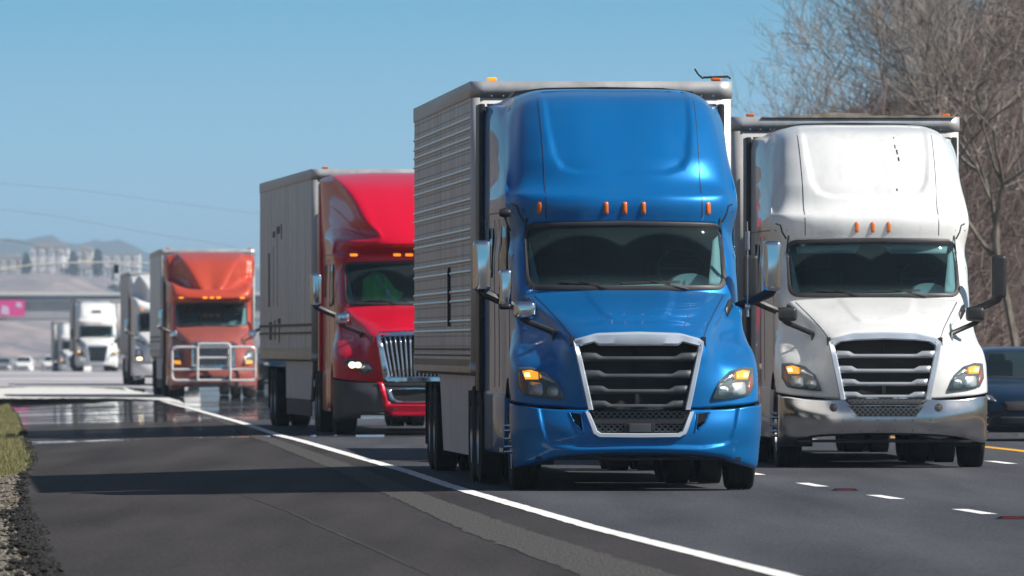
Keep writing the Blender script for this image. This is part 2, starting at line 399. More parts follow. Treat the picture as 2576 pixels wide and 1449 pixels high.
def asphalt(name, col, mirage=True, rough=.8):
    m = mat(name, col, rough, 0, 0, .08); n = m.node_tree; L = n.links.new; b = n.nodes['Principled BSDF']
    g = n.nodes.new('ShaderNodeNewGeometry'); mp = n.nodes.new('ShaderNodeMapping'); mp.inputs['Scale'].default_value = (1.1, .05, 1); L(g.outputs['Position'], mp.inputs[0])
    mp.inputs['Rotation'].default_value = (0, 0, -.046)
    no = n.nodes.new('ShaderNodeTexNoise'); no.inputs['Scale'].default_value = 1; no.inputs['Detail'].default_value = 5; L(mp.outputs[0], no.inputs['Vector'])
    mp2 = n.nodes.new('ShaderNodeMapping'); mp2.inputs['Scale'].default_value = (40, 1.6, 1); L(g.outputs['Position'], mp2.inputs[0])
    n2 = n.nodes.new('ShaderNodeTexNoise'); n2.inputs['Scale'].default_value = 1; n2.inputs['Detail'].default_value = 4; L(mp2.outputs[0], n2.inputs['Vector'])
    ad = n.nodes.new('ShaderNodeMath'); ad.operation = 'MULTIPLY_ADD'; ad.inputs[1].default_value = .75; L(n2.outputs['Fac'], ad.inputs[0]); L(no.outputs['Fac'], ad.inputs[2])
    r = n.nodes.new('ShaderNodeMapRange'); r.inputs['From Min'].default_value = .6; r.inputs['From Max'].default_value = 1.15; L(ad.outputs[0], r.inputs['Value'])
    x = n.nodes.new('ShaderNodeMix'); x.data_type = 'RGBA'; x.inputs[6].default_value = (*[c * .62 for c in col], 1); x.inputs[7].default_value = (*[c * 1.5 for c in col], 1)
    L(r.outputs[0], x.inputs['Factor']); L(x.outputs[2], b.inputs['Base Color'])
    if mirage:
        sp = n.nodes.new('ShaderNodeSeparateXYZ'); L(g.outputs['Position'], sp.inputs[0])
        mp3 = n.nodes.new('ShaderNodeMapping'); mp3.inputs['Scale'].default_value = (.22, .12, 1); L(g.outputs['Position'], mp3.inputs[0])
        n3 = n.nodes.new('ShaderNodeTexNoise'); n3.inputs['Scale'].default_value = 1; n3.inputs['Detail'].default_value = 3; L(mp3.outputs[0], n3.inputs['Vector'])
        ya = n.nodes.new('ShaderNodeMath'); ya.operation = 'MULTIPLY_ADD'; ya.inputs[1].default_value = 14; L(n3.outputs['Fac'], ya.inputs[0]); L(sp.outputs['Y'], ya.inputs[2])
        mr = n.nodes.new('ShaderNodeMapRange'); mr.inputs['From Min'].default_value = 160; mr.inputs['From Max'].default_value = 560; L(ya.outputs[0], mr.inputs['Value'])
        cr = n.nodes.new('ShaderNodeValToRGB'); cr.color_ramp.interpolation = 'LINEAR'
        P = lambda Y: (Y + 7 - 160) / 400
        st = [(160,0),(183.5,0),(184.5,.75),(187.5,.75),(188.5,0),(224,.1),(229,.25),(233,1),(243,1),(248,.55),(253,1),(262,.5),(268,1),(276,1),(281,.5),(288,1),(300,.8),(312,1),(330,1),(500,.9)]
        el = cr.color_ramp.elements; el[0].position = 0; el[0].color = (0,0,0,1); el[1].position = P(st[-1][0]); el[1].color = (st[-1][1],)*3 + (1,)
        for Y, v in st[1:-1]:
            e = el.new(P(Y)); e.color = (v, v, v, 1)
        L(mr.outputs[0], cr.inputs[0])
        gl = n.nodes.new('ShaderNodeBsdfGlossy'); gl.inputs['Roughness'].default_value = .0; gl.inputs[0].default_value = (.97, .98, 1, 1)
        mp4 = n.nodes.new('ShaderNodeMapping'); mp4.inputs['Scale'].default_value = (2.5, .35, 1); L(g.outputs['Position'], mp4.inputs[0])
        n4 = n.nodes.new('ShaderNodeTexNoise'); n4.inputs['Scale'].default_value = 1; n4.inputs['Detail'].default_value = 2; L(mp4.outputs[0], n4.inputs['Vector'])
        bp = n.nodes.new('ShaderNodeBump'); bp.inputs['Strength'].default_value = .11; bp.inputs['Distance'].default_value = .03; L(n4.outputs['Fac'], bp.inputs['Height']); L(bp.outputs[0], gl.inputs['Normal'])
        mp5 = n.nodes.new('ShaderNodeMapping'); mp5.inputs['Scale'].default_value = (.35, .16, 1); L(g.outputs['Position'], mp5.inputs[0])
        n5 = n.nodes.new('ShaderNodeTexNoise'); n5.inputs['Scale'].default_value = 1; n5.inputs['Detail'].default_value = 4; L(mp5.outputs[0], n5.inputs['Vector'])
        r5 = n.nodes.new('ShaderNodeMapRange'); r5.inputs['From Min'].default_value = .36; r5.inputs['From Max'].default_value = .56; r5.inputs['To Min'].default_value = .3; L(n5.outputs['Fac'], r5.inputs['Value'])
        m5 = n.nodes.new('ShaderNodeMath'); m5.operation = 'MULTIPLY'; L(cr.outputs[0], m5.inputs[0]); L(r5.outputs[0], m5.inputs[1])
        ms = n.nodes.new('ShaderNodeMixShader'); L(m5.outputs[0], ms.inputs[0]); L(b.outputs[0], ms.inputs[1]); L(gl.outputs[0], ms.inputs[2])
        L(ms.outputs[0], n.nodes['Material Output'].inputs['Surface'])
    return m
def sheet(name, lo, hi, m, dz=0, ys=YS, nc=3, parent=None, kind='structure', jag=0):
    vs = []; 
    for Y in ys:
        a, b = (lo(Y) if callable(lo) else lo), (hi(Y) if callable(hi) else hi)
        if jag: a += jag * (noise.noise((Y * .35, 3, 1)) + .6 * noise.noise((Y * 1.3, 9, 1)))
        for k in range(nc):
            o = a + (b - a) * k / (nc - 1); X = float(edge(Y)) + o; vs.append((X, float(Y), float(gz(X, Y)) + dz))
    n = len(ys); fs = [(i*nc+k, i*nc+k+1, (i+1)*nc+k+1, (i+1)*nc+k) for i in range(n-1) for k in range(nc-1)]
    me = bpy.data.meshes.new(name); me.from_pydata(vs, [], fs); o = link(name, me, m, parent)
    if kind: o['kind'] = kind
    return o
A_ROAD = asphalt('road_asphalt', (.060, .061, .070))
A_SHO = asphalt('shoulder_asphalt', (.044, .039, .039))
road = sheet('road', 0, 11.6, A_ROAD, nc=7)
shoulder = sheet('shoulder', lambda Y: float(oleft(Y)), 0, A_SHO, nc=9, jag=.07)
ROUGH = mat('rough_chip_seal', (.038, .036, .035), .9, 0, 0, .2, noise_s=1, noise_a=.7, col2=(.125, .12, .112), stretch=(55, 3.5, 1), world=True)
sheet('rumble_strip', lambda Y: float(np.interp(Y, [60, 75, 117, 192, 230], [-1.24, -1.15, -.82, -.42, -.28])) + .05 * noise.noise((Y * .8, 1, 3)) + .03 * noise.noise((Y * 2.7, 1, 8)), lambda Y: float(np.interp(Y, [60, 75, 117, 192, 230], [-.64, -.60, -.46, -.19, -.13])) + .04 * noise.noise((Y * .9, 5, 3)) + .025 * noise.noise((Y * 3, 2, 8)), ROUGH, .004, ys=np.arange(40, 235, .5))
PAINTW = mat('road_paint_white', (.78, .78, .76), .7, noise_s=1, noise_a=.16, stretch=(9, .7, 1), world=True, spec=.2)
PAINTY = mat('road_paint_yellow', (.72, .38, .03), .7, noise_s=2, noise_a=.15, world=True, spec=.2)
fine = np.arange(-30, 420, .6)
def wob(Y, k): return .012 * noise.noise((Y * .9, k, 0)) + .008 * noise.noise((Y * 3.1, k, 5))
sheet('edge_line', lambda Y: -.075 + wob(Y, 1), lambda Y: .075 + wob(Y, 2), PAINTW, .006, ys=fine, nc=2, parent=road, kind=None)
_yx = [px_to_road(x, y) for x, y in [(2480, 1125), (2576, 1133)]]
_yo = [X - float(edge(Y)) for X, Y in _yx]
sheet('yellow_line', lambda Y: _yo[0] - .1 + wob(Y, 3), lambda Y: _yo[0] + .1 + wob(Y, 4), PAINTY, .005, ys=fine, nc=2, parent=road, kind=None)
proto = None
def dash(Yc, o):
    ys = np.linspace(Yc - 1.55, Yc + 1.55, 4); sheet('lane_dash', o - .07, o + .07, PAINTW, .005, ys=ys, nc=2, parent=road, kind=None)
for k in range(26): dash(104.6 + 10.15 * k, 3.70)
for k in range(26): dash(146.1 + 10.15 * (k - 4), 7.4)
# terrain
def terr_z(o, Y):
    ol = float(oleft(Y)); base = float(prof(Y)); X = float(edge(Y)) + o
    nz = .03 * noise.noise((o * 1.5, Y * .4, 0)) + .02 * noise.noise((o * 6, Y * 1.5, 2))
    if o < ol - .02:
        d = ol - o; z = base + ol * .03 - .05 - .05 * min(1, d * 3) - .02 * min(d, 4) + nz
        if d > 5: z += min(7, (d - 5) * .45) + 1.2 * noise.noise((o * .12, Y * .04, 3)) * min(1, (d - 5) / 6)
        return z
    if o > 11.8:
        d = o - 11.8; z = base - .1 + nz + min(2.4, d * .10) + (min(9, max(0, (d - 25)) * .1))
        return z
    return base + min(o, 0) * .03 - .28
OFF = [-700, -300, -120, -60, -40, -30, -24, -18, -14, -11, -9, -7.5, -6.8, -6.3, -6.0, -5.75, -5.5, -5.3, -5.1, -4.9, -4.75, -4.6, -4.45, -4.3, -4.1, -3.8, -3.4, -3, 0, 6, 11.7, 12, 13, 15, 18, 22, 28, 36, 50, 80, 150, 400, 900]
YT = np.concatenate([np.arange(-300, 60, 30), np.arange(60, 360, 1.0), np.arange(360, 1400, 20), np.arange(1400, 14000, 300)])
vs = []; 
for Y in YT:
    for o in OFF:
        X = float(edge(Y)) + o; vs.append((X, float(Y), terr_z(o, Y)))
nc = len(OFF); fs = [(i*nc+k, i*nc+k+1, (i+1)*nc+k+1, (i+1)*nc+k) for i in range(len(YT)-1) for k in range(nc-1)]
me = bpy.data.meshes.new('ground'); me.from_pydata(vs, [], fs); me.polygons.foreach_set('use_smooth', [True] * len(fs))
GROUND = mat('verge_soil', (.11, .09, .062), .95, 0, 0, .1, noise_s=1.5, noise_a=.5, col2=(.20, .165, .11), world=True, stretch=(3, .5, 1), bump=.6, bump_s=9)
ground = link('ground', me, GROUND); ground['kind'] = 'structure'
# broken tarry edge and gravel, grass
def scatter_mesh(name, pts, size, m, kind='stuff', flat=.6, label=None):
    base = np.array([(1,0,0),(-1,0,0),(0,1,0),(0,-1,0),(0,0,1),(0,0,-1)], float); F0 = [(0,2,4),(2,1,4),(1,3,4),(3,0,4),(2,0,5),(1,2,5),(3,1,5),(0,3,5)]
    n = len(pts); V = np.repeat(base[None], n, 0) * (1 + .5 * (rng.random((n, 6, 1)) - .5)); V *= np.asarray(size).reshape(-1, 1, 1); V[:, :, 2] *= flat
    a = rng.random(n) * 6.28; c, s_ = np.cos(a)[:, None], np.sin(a)[:, None]
    V = np.stack([V[:, :, 0] * c - V[:, :, 1] * s_, V[:, :, 0] * s_ + V[:, :, 1] * c, V[:, :, 2]], -1) + np.asarray(pts)[:, None]
    F = (np.array(F0)[None] + np.arange(n)[:, None, None] * 6).reshape(-1, 3)
    me = bpy.data.meshes.new(name); me.from_pydata(V.reshape(-1, 3).tolist(), [], F.tolist()); o = link(name, me, m); o['kind'] = kind
    return o
pts = []; sz = []
for _ in range(9000):
    Y = 62 + 90 * random.random()**1.3; ol = float(oleft(Y)); o = ol - .05 - 1.6 * random.random(); s_ = random.choice([.012, .018, .03, .045]) * random.uniform(.6, 1.3)
    pts.append((float(edge(Y)) + o, Y, terr_z(o, Y) + s_ * .2)); sz.append(s_)
scatter_mesh('gravel', pts, sz, mat('gravel_stone', (.17, .155, .13), .9, noise_s=7, noise_a=.6, col2=(.21, .19, .16), world=True))
pts = []; sz = []
for _ in range(9000):
    Y = 62 + 150 * random.random()**1.2; ol = float(oleft(Y)) + .07 * (noise.noise((Y * .35, 3, 1)) + .6 * noise.noise((Y * 1.3, 9, 1))); w = .11 if Y < 118 else .04
    o = ol - abs(random.gauss(0, w)) + .03; s_ = random.uniform(.012, .05) * (1 if Y < 120 else .6)
    pts.append((float(edge(Y)) + o, Y, terr_z(min(o, ol - .05), Y) + random.random() * .05 + .01)); sz.append(s_)
scatter_mesh('asphalt_crumbs', pts, sz, mat('tarry_crumb', (.012, .011, .010), .95))
def blades(name, pts, h, w, m, lean=.4):
    n = len(pts); P = np.array(pts); a = rng.random(n) * 6.28; hh = h * (.5 + rng.random(n)); l = lean * hh * rng.random(n)
    b = rng.normal(0, .35, n)
    L = P.copy(); L[:, 0] -= w / 2 * np.cos(b); L[:, 1] -= w / 2 * np.sin(b); Rr = 2 * P - L; T = P.copy(); T[:, 0] += l * np.cos(a); T[:, 1] += l * np.sin(a); T[:, 2] += hh
    V = np.stack([L, Rr, T], 1).reshape(-1, 3); F = np.arange(3 * n).reshape(-1, 3)
    me = bpy.data.meshes.new(name); me.from_pydata(V.tolist(), [], F.tolist()); o = link(name, me, m); o['kind'] = 'stuff'; return o
gp = []
while len(gp) < 70000:
    Y = 150 + 240 * random.random()**1.5; o = float(oleft(Y)) - .03 - 3.2 * random.random()**1.3
    if noise.noise((o * 2.2, Y * .5, 7)) < -.28: continue
    gp.append((float(edge(Y)) + o, Y, terr_z(o, Y) - .01))
GRASS = mat('verge_grass', (.11, .17, .045), .9, noise_s=1.1, noise_a=.3, col2=(.42, .36, .19), world=True, stretch=(2.5, .6, 1), spec=.1)
blades('grass', gp, .075, .009, GRASS, lean=.9)
# far pavement and the white sky mirage painted on it
def pxpoly(name, pts, m, dz, kind='structure'):
    vs = []
    pts = resample(pts, 6); pts = [(x, y + 1.6 * noise.noise((x * .09, y * .2, 1)) + .8 * noise.noise((x * .3, y, 4))) for x, y in pts]
    for x, y in pts:
        X, Y = px_to_road(x, y); vs.append((X, Y, float(prof(Y)) + dz))
    me = bpy.data.meshes.new(name); me.from_pydata(vs, [], [tuple(range(len(vs)))]); o = link(name, me, m); o['kind'] = kind
    bm = bmesh.new(); bm.from_mesh(me); bmesh.ops.triangulate(bm, faces=bm.faces); bmesh.ops.recalc_face_normals(bm, faces=bm.faces)
    if bm.faces and sum(f.normal.z for f in bm.faces) < 0: bmesh.ops.reverse_faces(bm, faces=bm.faces)
    bm.to_mesh(me); bm.free(); return o
MIRAGE_W = mat('mirage_white', (.62, .60, .56), .85, noise_s=1, noise_a=.35, col2=(.85, .84, .8), world=True, stretch=(.06, .5, 1))  # near-white colour stands in for the sky mirrored by the mirage
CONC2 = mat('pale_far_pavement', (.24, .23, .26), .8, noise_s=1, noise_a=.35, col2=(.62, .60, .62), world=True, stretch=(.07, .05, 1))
pxpoly('mirage_band', [(-60, 979), (80, 975), (220, 976), (330, 983), (400, 994), (450, 1009), (475, 1024), (440, 1014), (395, 1007), (300, 1003), (-60, 1004)], MIRAGE_W, .016)
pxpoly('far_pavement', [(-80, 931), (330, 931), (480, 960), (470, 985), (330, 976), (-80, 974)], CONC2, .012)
# raised road studs
for (x, y, lab) in [(2125, 1235, 'low dark road stud with a red reflector, nearer the blue truck'), (2545, 1306, 'low dark road stud with a red reflector at the lower right corner')]:
    X, Y = px_to_road(x, y); st = empty('road_stud', (X, Y, float(gz(X, Y)) + .005), 0, lab, 'road stud', 'raised reflective studs on the lane line')
    b = MB(); b.prism([(-.14, 0), (.14, 0), (.09, .022), (-.09, .022)], -.08, .08); b.build('stud_body', BLACK, st, bevel=.004)
    b = MB(); b.prism([(-.085, .004), (.085, .004), (.08, .016), (-.08, .016)], -.088, -.078); b.build('reflector', mat('red_reflector', (.32, .015, .02), .3, emit=None), st)

SCUFF = mat('pale_scuff', (.056, .054, .054), .85, 0, 0, .1, noise_s=1, noise_a=.35, stretch=(8, .6, 1), world=True)
def strip_px(name, pts, w, m, dz=.003):
    W_ = []; 
    for x, y in resample(pts, 12, False):
        X, Y = px_to_road(x, y, side=1); W_.append((X, Y))
    vs = []
    for i, (X, Y) in enumerate(W_):
        t = i / (len(W_) - 1); ww = w * (.25 + math.sin(math.pi * t)) * (1 + .5 * noise.noise((Y * .7, 3, 3)))
        for sg in (-1, 1): vs.append((X + sg * ww / 2, Y, float(gz(X + sg * ww / 2, Y)) + dz))
    me = bpy.data.meshes.new(name); me.from_pydata(vs, [], [(2*i, 2*i+1, 2*i+3, 2*i+2) for i in range(len(W_)-1)]); o = link(name, me, m, shoulder); return o
strip_px('scuff_mark', [(600,1243),(725,1286),(800,1321),(950,1386),(1090,1452)], .028, SCUFF)
strip_px('scuff_mark', [(1075,1290),(1160,1322),(1260,1362)], .022, SCUFF)
# ------------------------------------------------------------------ tractors
HOOD = [
 [(0,.80,.06),(.35,.80,.08),(.62,.80,.14),(.85,.82,.24),(1.05,.84,.36),(1.17,.86,.52),(1.215,.87,.74),(1.215,.9,1.25),(1.17,.93,1.95)],
 [(0,1.0,.05),(.35,1.0,.07),(.63,1.0,.13),(.84,1.0,.25),(1.03,1.01,.39),(1.16,1.02,.56),(1.21,1.04,.78),(1.21,1.05,1.25),(1.16,1.06,1.95)],
 [(0,1.2,.07),(.35,1.2,.09),(.65,1.2,.15),(.80,1.2,.31),(1.0,1.2,.46),(1.14,1.2,.64),(1.2,1.21,.86),(1.205,1.22,1.25),(1.16,1.22,1.95)],
 [(0,1.4,.10),(.35,1.4,.12),(.66,1.38,.19),(.77,1.35,.44),(.90,1.36,.64),(1.05,1.36,.82),(1.15,1.37,1.02),(1.18,1.38,1.35),(1.15,1.4,1.95)],
 [(0,1.54,.18),(.35,1.53,.20),(.65,1.48,.28),(.76,1.45,.52),(.86,1.45,.76),(.98,1.46,.96),(1.08,1.47,1.16),(1.14,1.48,1.42),(1.15,1.5,1.95)],
 [(0,1.68,.56),(.38,1.67,.58),(.73,1.61,.66),(.80,1.57,.84),(.88,1.55,1.02),(.97,1.54,1.18),(1.05,1.55,1.32),(1.11,1.57,1.5),(1.14,1.6,1.95)],
 [(0,1.83,1.1),(.42,1.82,1.1),(.86,1.76,1.16),(.91,1.71,1.26),(.97,1.67,1.36),(1.02,1.66,1.46),(1.07,1.66,1.56),(1.11,1.68,1.68),(1.14,1.7,1.96)],
 [(0,1.96,1.7),(.45,1.955,1.7),(.97,1.92,1.74),(1.01,1.88,1.78),(1.04,1.84,1.81),(1.07,1.81,1.84),(1.10,1.80,1.87),(1.12,1.79,1.9),(1.14,1.79,1.97)]]
BUMP = [
 [(0,.79,-.02),(.4,.79,0),(.7,.79,.05),(.92,.80,.13),(1.07,.82,.23),(1.18,.83,.38),(1.225,.845,.56),(1.225,.85,.72)],
 [(0,.62,-.06),(.4,.62,-.045),(.69,.62,0),(.89,.62,.08),(1.05,.62,.19),(1.17,.62,.36),(1.225,.63,.55),(1.225,.63,.72)],
 [(0,.46,-.05),(.4,.46,-.035),(.67,.45,.01),(.86,.44,.10),(1.01,.43,.22),(1.14,.43,.38),(1.205,.43,.56),(1.205,.43,.72)],
 [(0,.375,-.01),(.4,.37,.0),(.65,.355,.04),(.82,.33,.13),(.98,.28,.26),(1.11,.25,.42),(1.18,.235,.58),(1.18,.23,.74)],
 [(0,.35,.10),(.4,.345,.11),(.62,.33,.16),(.80,.31,.24),(.95,.26,.36),(1.07,.23,.50),(1.12,.215,.62),(1.13,.21,.76)]]
def side(z, x5, w=1.2): return [(x5, z, 2.95), (x5 + .03, z, 3.8), (w, z, 6.0)]
LOWCAB = [
 [(0,.9,1.95),(.5,.9,1.95),(.85,.9,1.96),(1.02,.9,1.98),(1.1,.9,2.06)] + side(.9,1.14),
 [(0,1.6,1.9),(.5,1.6,1.9),(.85,1.6,1.94),(1.02,1.6,1.98),(1.1,1.6,2.1)] + side(1.6,1.14),
 [(0,1.88,1.72),(.5,1.88,1.74),(.86,1.87,1.84),(1.04,1.86,1.98),(1.11,1.85,2.2)] + side(1.85,1.145),
 [(0,2.3,2.02),(.5,2.3,2.05),(.84,2.3,2.16),(1.02,2.29,2.3),(1.10,2.28,2.5)] + side(2.28,1.145),
 [(0,2.66,2.28),(.5,2.66,2.31),(.83,2.655,2.42),(1.0,2.65,2.55),(1.09,2.65,2.72)] + side(2.66,1.14)]
UP = {}
UP['A'] = [
 [(0,2.70,2.27),(.5,2.70,2.30),(.83,2.695,2.41),(1.005,2.69,2.54),(1.105,2.70,2.72)] + side(2.7,1.15),
 [(0,2.915,2.31),(.5,2.915,2.34),(.83,2.915,2.45),(1.01,2.915,2.58),(1.115,2.90,2.8)] + side(2.9,1.16),
 [(0,2.945,2.42),(.5,2.945,2.45),(.83,2.945,2.56),(1.0,2.945,2.67),(1.10,2.945,2.86)] + side(2.95,1.15),
 [(0,3.3,2.76),(.5,3.3,2.79),(.82,3.3,2.90),(.98,3.3,3.06),(1.07,3.3,3.28),(1.115,3.3,3.6),(1.16,3.3,4.3),(1.2,3.3,6.0)],
 [(0,3.66,3.2),(.5,3.66,3.22),(.80,3.65,3.33),(.95,3.64,3.5),(1.03,3.62,3.75),(1.09,3.6,4.05),(1.15,3.6,4.6),(1.2,3.6,6.0)],
 [(0,3.88,3.62),(.5,3.88,3.64),(.78,3.865,3.73),(.91,3.83,3.86),(.995,3.78,4.05),(1.06,3.73,4.35),(1.13,3.72,4.8),(1.2,3.72,6.0)],
 [(0,3.955,4.05),(.5,3.955,4.06),(.76,3.94,4.12),(.89,3.90,4.2),(.965,3.86,4.35),(1.03,3.80,4.6),(1.11,3.79,5.0),(1.19,3.8,6.0)],
 [(0,4.0,6.0),(.5,4.0,6.0),(.75,3.99,6.0),(.88,3.97,6.0),(.96,3.94,6.0),(1.03,3.9,6.0),(1.1,3.88,6.0),(1.18,3.85,6.01)]]
UP['B'] = [
 [(0,2.70,2.27),(.5,2.70,2.30),(.83,2.695,2.41),(1.005,2.69,2.54),(1.105,2.70,2.72)] + side(2.7,1.15),
 [(0,2.76,2.34),(.5,2.76,2.37),(.83,2.755,2.48),(1.01,2.75,2.62),(1.11,2.75,2.8)] + side(2.76,1.15),
 [(0,2.80,2.46),(.5,2.80,2.49),(.83,2.79,2.6),(1.01,2.79,2.74),(1.11,2.78,2.9)] + side(2.8,1.15),
 [(0,2.885,2.10),(.42,2.89,2.16),(.66,2.91,2.32),(.90,2.95,2.62),(1.02,2.97,2.9),(1.12,2.98,3.2),(1.18,2.98,3.8),(1.22,2.98,6.0)],
 [(0,2.95,2.12),(.36,2.96,2.17),(.52,2.99,2.28),(.80,3.03,2.75),(.96,3.04,3.1),(1.08,3.04,3.5),(1.17,3.04,4.1),(1.22,3.04,6.0)],
 [(0,3.2,2.42),(.45,3.22,2.48),(.68,3.26,2.62),(.84,3.27,3.05),(.96,3.27,3.5),(1.08,3.27,4.0),(1.18,3.27,4.6),(1.23,3.27,6.0)],
 [(0,3.5,2.90),(.50,3.52,2.95),(.80,3.55,3.08),(.90,3.55,3.5),(1.0,3.55,3.95),(1.10,3.55,4.4),(1.19,3.55,4.9),(1.24,3.55,6.0)],
 [(0,3.8,3.6),(.55,3.81,3.62),(.96,3.82,3.75),(1.01,3.81,4.1),(1.07,3.8,4.4),(1.13,3.79,4.7),(1.20,3.78,5.1),(1.245,3.78,6.0)],
 [(0,3.96,4.3),(.55,3.96,4.3),(1.04,3.94,4.35),(1.08,3.92,4.5),(1.12,3.91,4.7),(1.16,3.9,4.9),(1.21,3.89,5.2),(1.25,3.88,6.0)],
 [(0,4.0,6.0),(.55,4.0,6.0),(1.04,3.99,6.0),(1.08,3.98,6.0),(1.12,3.97,6.0),(1.17,3.96,6.0),(1.22,3.94,6.0),(1.25,3.9,6.01)]]
UP['C'] = [
 [(0,2.70,2.27),(.5,2.70,2.30),(.83,2.695,2.41),(1.005,2.69,2.54),(1.105,2.70,2.72)] + side(2.7,1.15),
 [(0,2.72,1.98),(.5,2.72,2.01),(.85,2.72,2.1),(1.03,2.74,2.22),(1.12,2.76,2.5)] + side(2.76,1.15),
 [(0,2.93,2.12),(.5,2.94,2.16),(.85,3.02,2.28),(1.04,3.10,2.42),(1.13,3.12,2.7)] + side(3.1,1.16),
 [(0,2.985,2.36),(.36,2.99,2.4),(.62,3.02,2.9),(.86,3.08,3.1),(1.0,3.15,3.2),(1.14,3.18,3.3),(1.18,3.18,4.0),(1.22,3.18,6.0)],
 [(0,3.1,2.5),(.40,3.1,2.52),(.60,3.15,3.1),(.80,3.2,3.7),(.96,3.24,4.05),(1.14,3.26,4.15),(1.2,3.26,4.5),(1.24,3.26,6.0)],
 [(0,3.5,3.05),(.60,3.5,3.08),(.74,3.5,3.6),(.86,3.5,4.0),(.98,3.5,4.25),(1.15,3.5,4.35),(1.22,3.5,4.6),(1.26,3.5,6.0)],
 [(0,3.8,3.65),(.74,3.8,3.68),(.82,3.8,4.0),(.90,3.8,4.2),(1.0,3.8,4.4),(1.15,3.8,4.5),(1.23,3.8,4.7),(1.27,3.8,6.0)],
 [(0,3.96,4.3),(.82,3.95,4.32),(.88,3.94,4.4),(.93,3.93,4.5),(1.02,3.92,4.6),(1.15,3.91,4.7),(1.23,3.9,4.9),(1.27,3.88,6.0)],
 [(0,4.0,6.0),(.82,3.99,6.0),(.88,3.98,6.0),(.93,3.98,6.0),(1.02,3.97,6.0),(1.15,3.96,6.0),(1.23,3.94,6.0),(1.27,3.9,6.01)]]
def pair(o, i, step=.05):
    O, I = [], []; n = len(o)
    for k in range(n):
        a, b = Vector(o[k]), Vector(o[(k+1) % n]); c, d = Vector(i[k]), Vector(i[(k+1) % n]); m = max(1, int((b - a).length / step))
        for j in range(m): O.append(tuple(a.lerp(b, j / m))); I.append(tuple(c.lerp(d, j / m)))
    return O, I
def wheel(parent, x, y, r=.5, w=.28, sgn=1, rim=CHROME_D, spikes=False, hub=True, lod=0, dual=False, name='wheel'):
    """tyre as the part, rim and nuts as sub-parts; sgn = outer side"""
    n = 40 if not lod else 20; h = w / 2
    prof = [(-h*.55,.30),(-h*.95,.33),(-h,r*.82),(-h*.93,r*.95),(-h*.78,r*.992)]
    for g in (-.5, -.17, .17, .5): prof += [(h*(g-.05), r), (h*(g-.04), r-.012), (h*(g+.04), r-.012), (h*(g+.05), r)]
    prof += [(h*.78,r*.992),(h*.93,r*.95),(h,r*.82),(h*.95,.33),(h*.55,.30)]
    if lod: prof = [(-h*.55,.30),(-h,r*.82),(-h*.8,r*.99),(h*.8,r*.99),(h,r*.82),(h*.55,.30)]
    ty = MB().lathe(prof, x, y, r + .003, n).build(name, RUBBER, parent, auto=50)
    rp = [(h*.9,.30),(h*.5,.275),(-h*.2,.26),(-h*.35,.15),(h*.0 if spikes or hub else -h*.3,.10),(h*.9 if hub else -h*.1,.09),(h*1.05 if hub else 0,.05),(h*1.05 if hub else 0,0)]
    MB().lathe(rp, x, y, r, 24, sx=sgn).build('rim', rim, ty, auto=40)
    if spikes:
        b = MB()
        for k in range(10):
            t = 2*math.pi*k/10; cy, cz = y + .135*math.cos(t), r + .135*math.sin(t)
            b.lathe([(h*.1,.018),(h*.5,.02),(h*.52,.024),(h*1.35,.009),(h*1.4,0)], x, cy, cz, 8, sx=sgn)
        tag(b.build('lug_nut_cover', CHROME, ty, auto=40), kind=None)
    return ty
def rbox(name, m, parent, c, s, bev=.03, seg=3):
    b = MB().box(c[0]-s[0]/2, c[0]+s[0]/2, c[1]-s[1]/2, c[1]+s[1]/2, c[2]-s[2]/2, c[2]+s[2]/2)
    return b.build(name, m, parent, bevel=bev, seg=seg)
def hexmesh(x0, x1, z0, z1, yf, cell=.046, w=.0042, skip=None):
    b = MB(); dx = cell * 1.15; dz = cell * .62; r = 0; z = z0
    while z < z1 - .005:
        x = x0 + (dx / 2 if r % 2 else 0)
        while x < x1 - .005:
            pts = [(x, z), (x + dx*.28, z - dz*.5 + dz*.5), (x + dx*.5, z + dz*.5), (x + dx*.28, z + dz), (x, z + dz)]
            for (p, q) in (((x, z), (x + dx*.55, z)), ((x + dx*.55, z), (x + dx*.775, z + dz/2)), ((x, z), (x - dx*.225, z + dz/2)), ((x - dx*.225, z + dz/2), (x, z + dz)), ((x + dx*.775, z + dz/2), (x + dx*.55, z + dz))):
                mx_ = (p[0] + q[0]) / 2; mz_ = (p[1] + q[1]) / 2
                if mx_ < x0 or mx_ > x1 or mz_ > z1 or (skip and skip(mx_, mz_)): continue
                y = yf(mx_); d = Vector((q[0]-p[0], q[1]-p[1])).normalized() * w; nn = (-d.y, d.x)
                b.prism([(p[0]+nn[0], p[1]+nn[1]), (p[0]-nn[0], p[1]-nn[1]), (q[0]-nn[0], q[1]-nn[1]), (q[0]+nn[0], q[1]+nn[1])], y, y + .012)
            x += dx * 1.1
        z += dz; r += 1
    return b
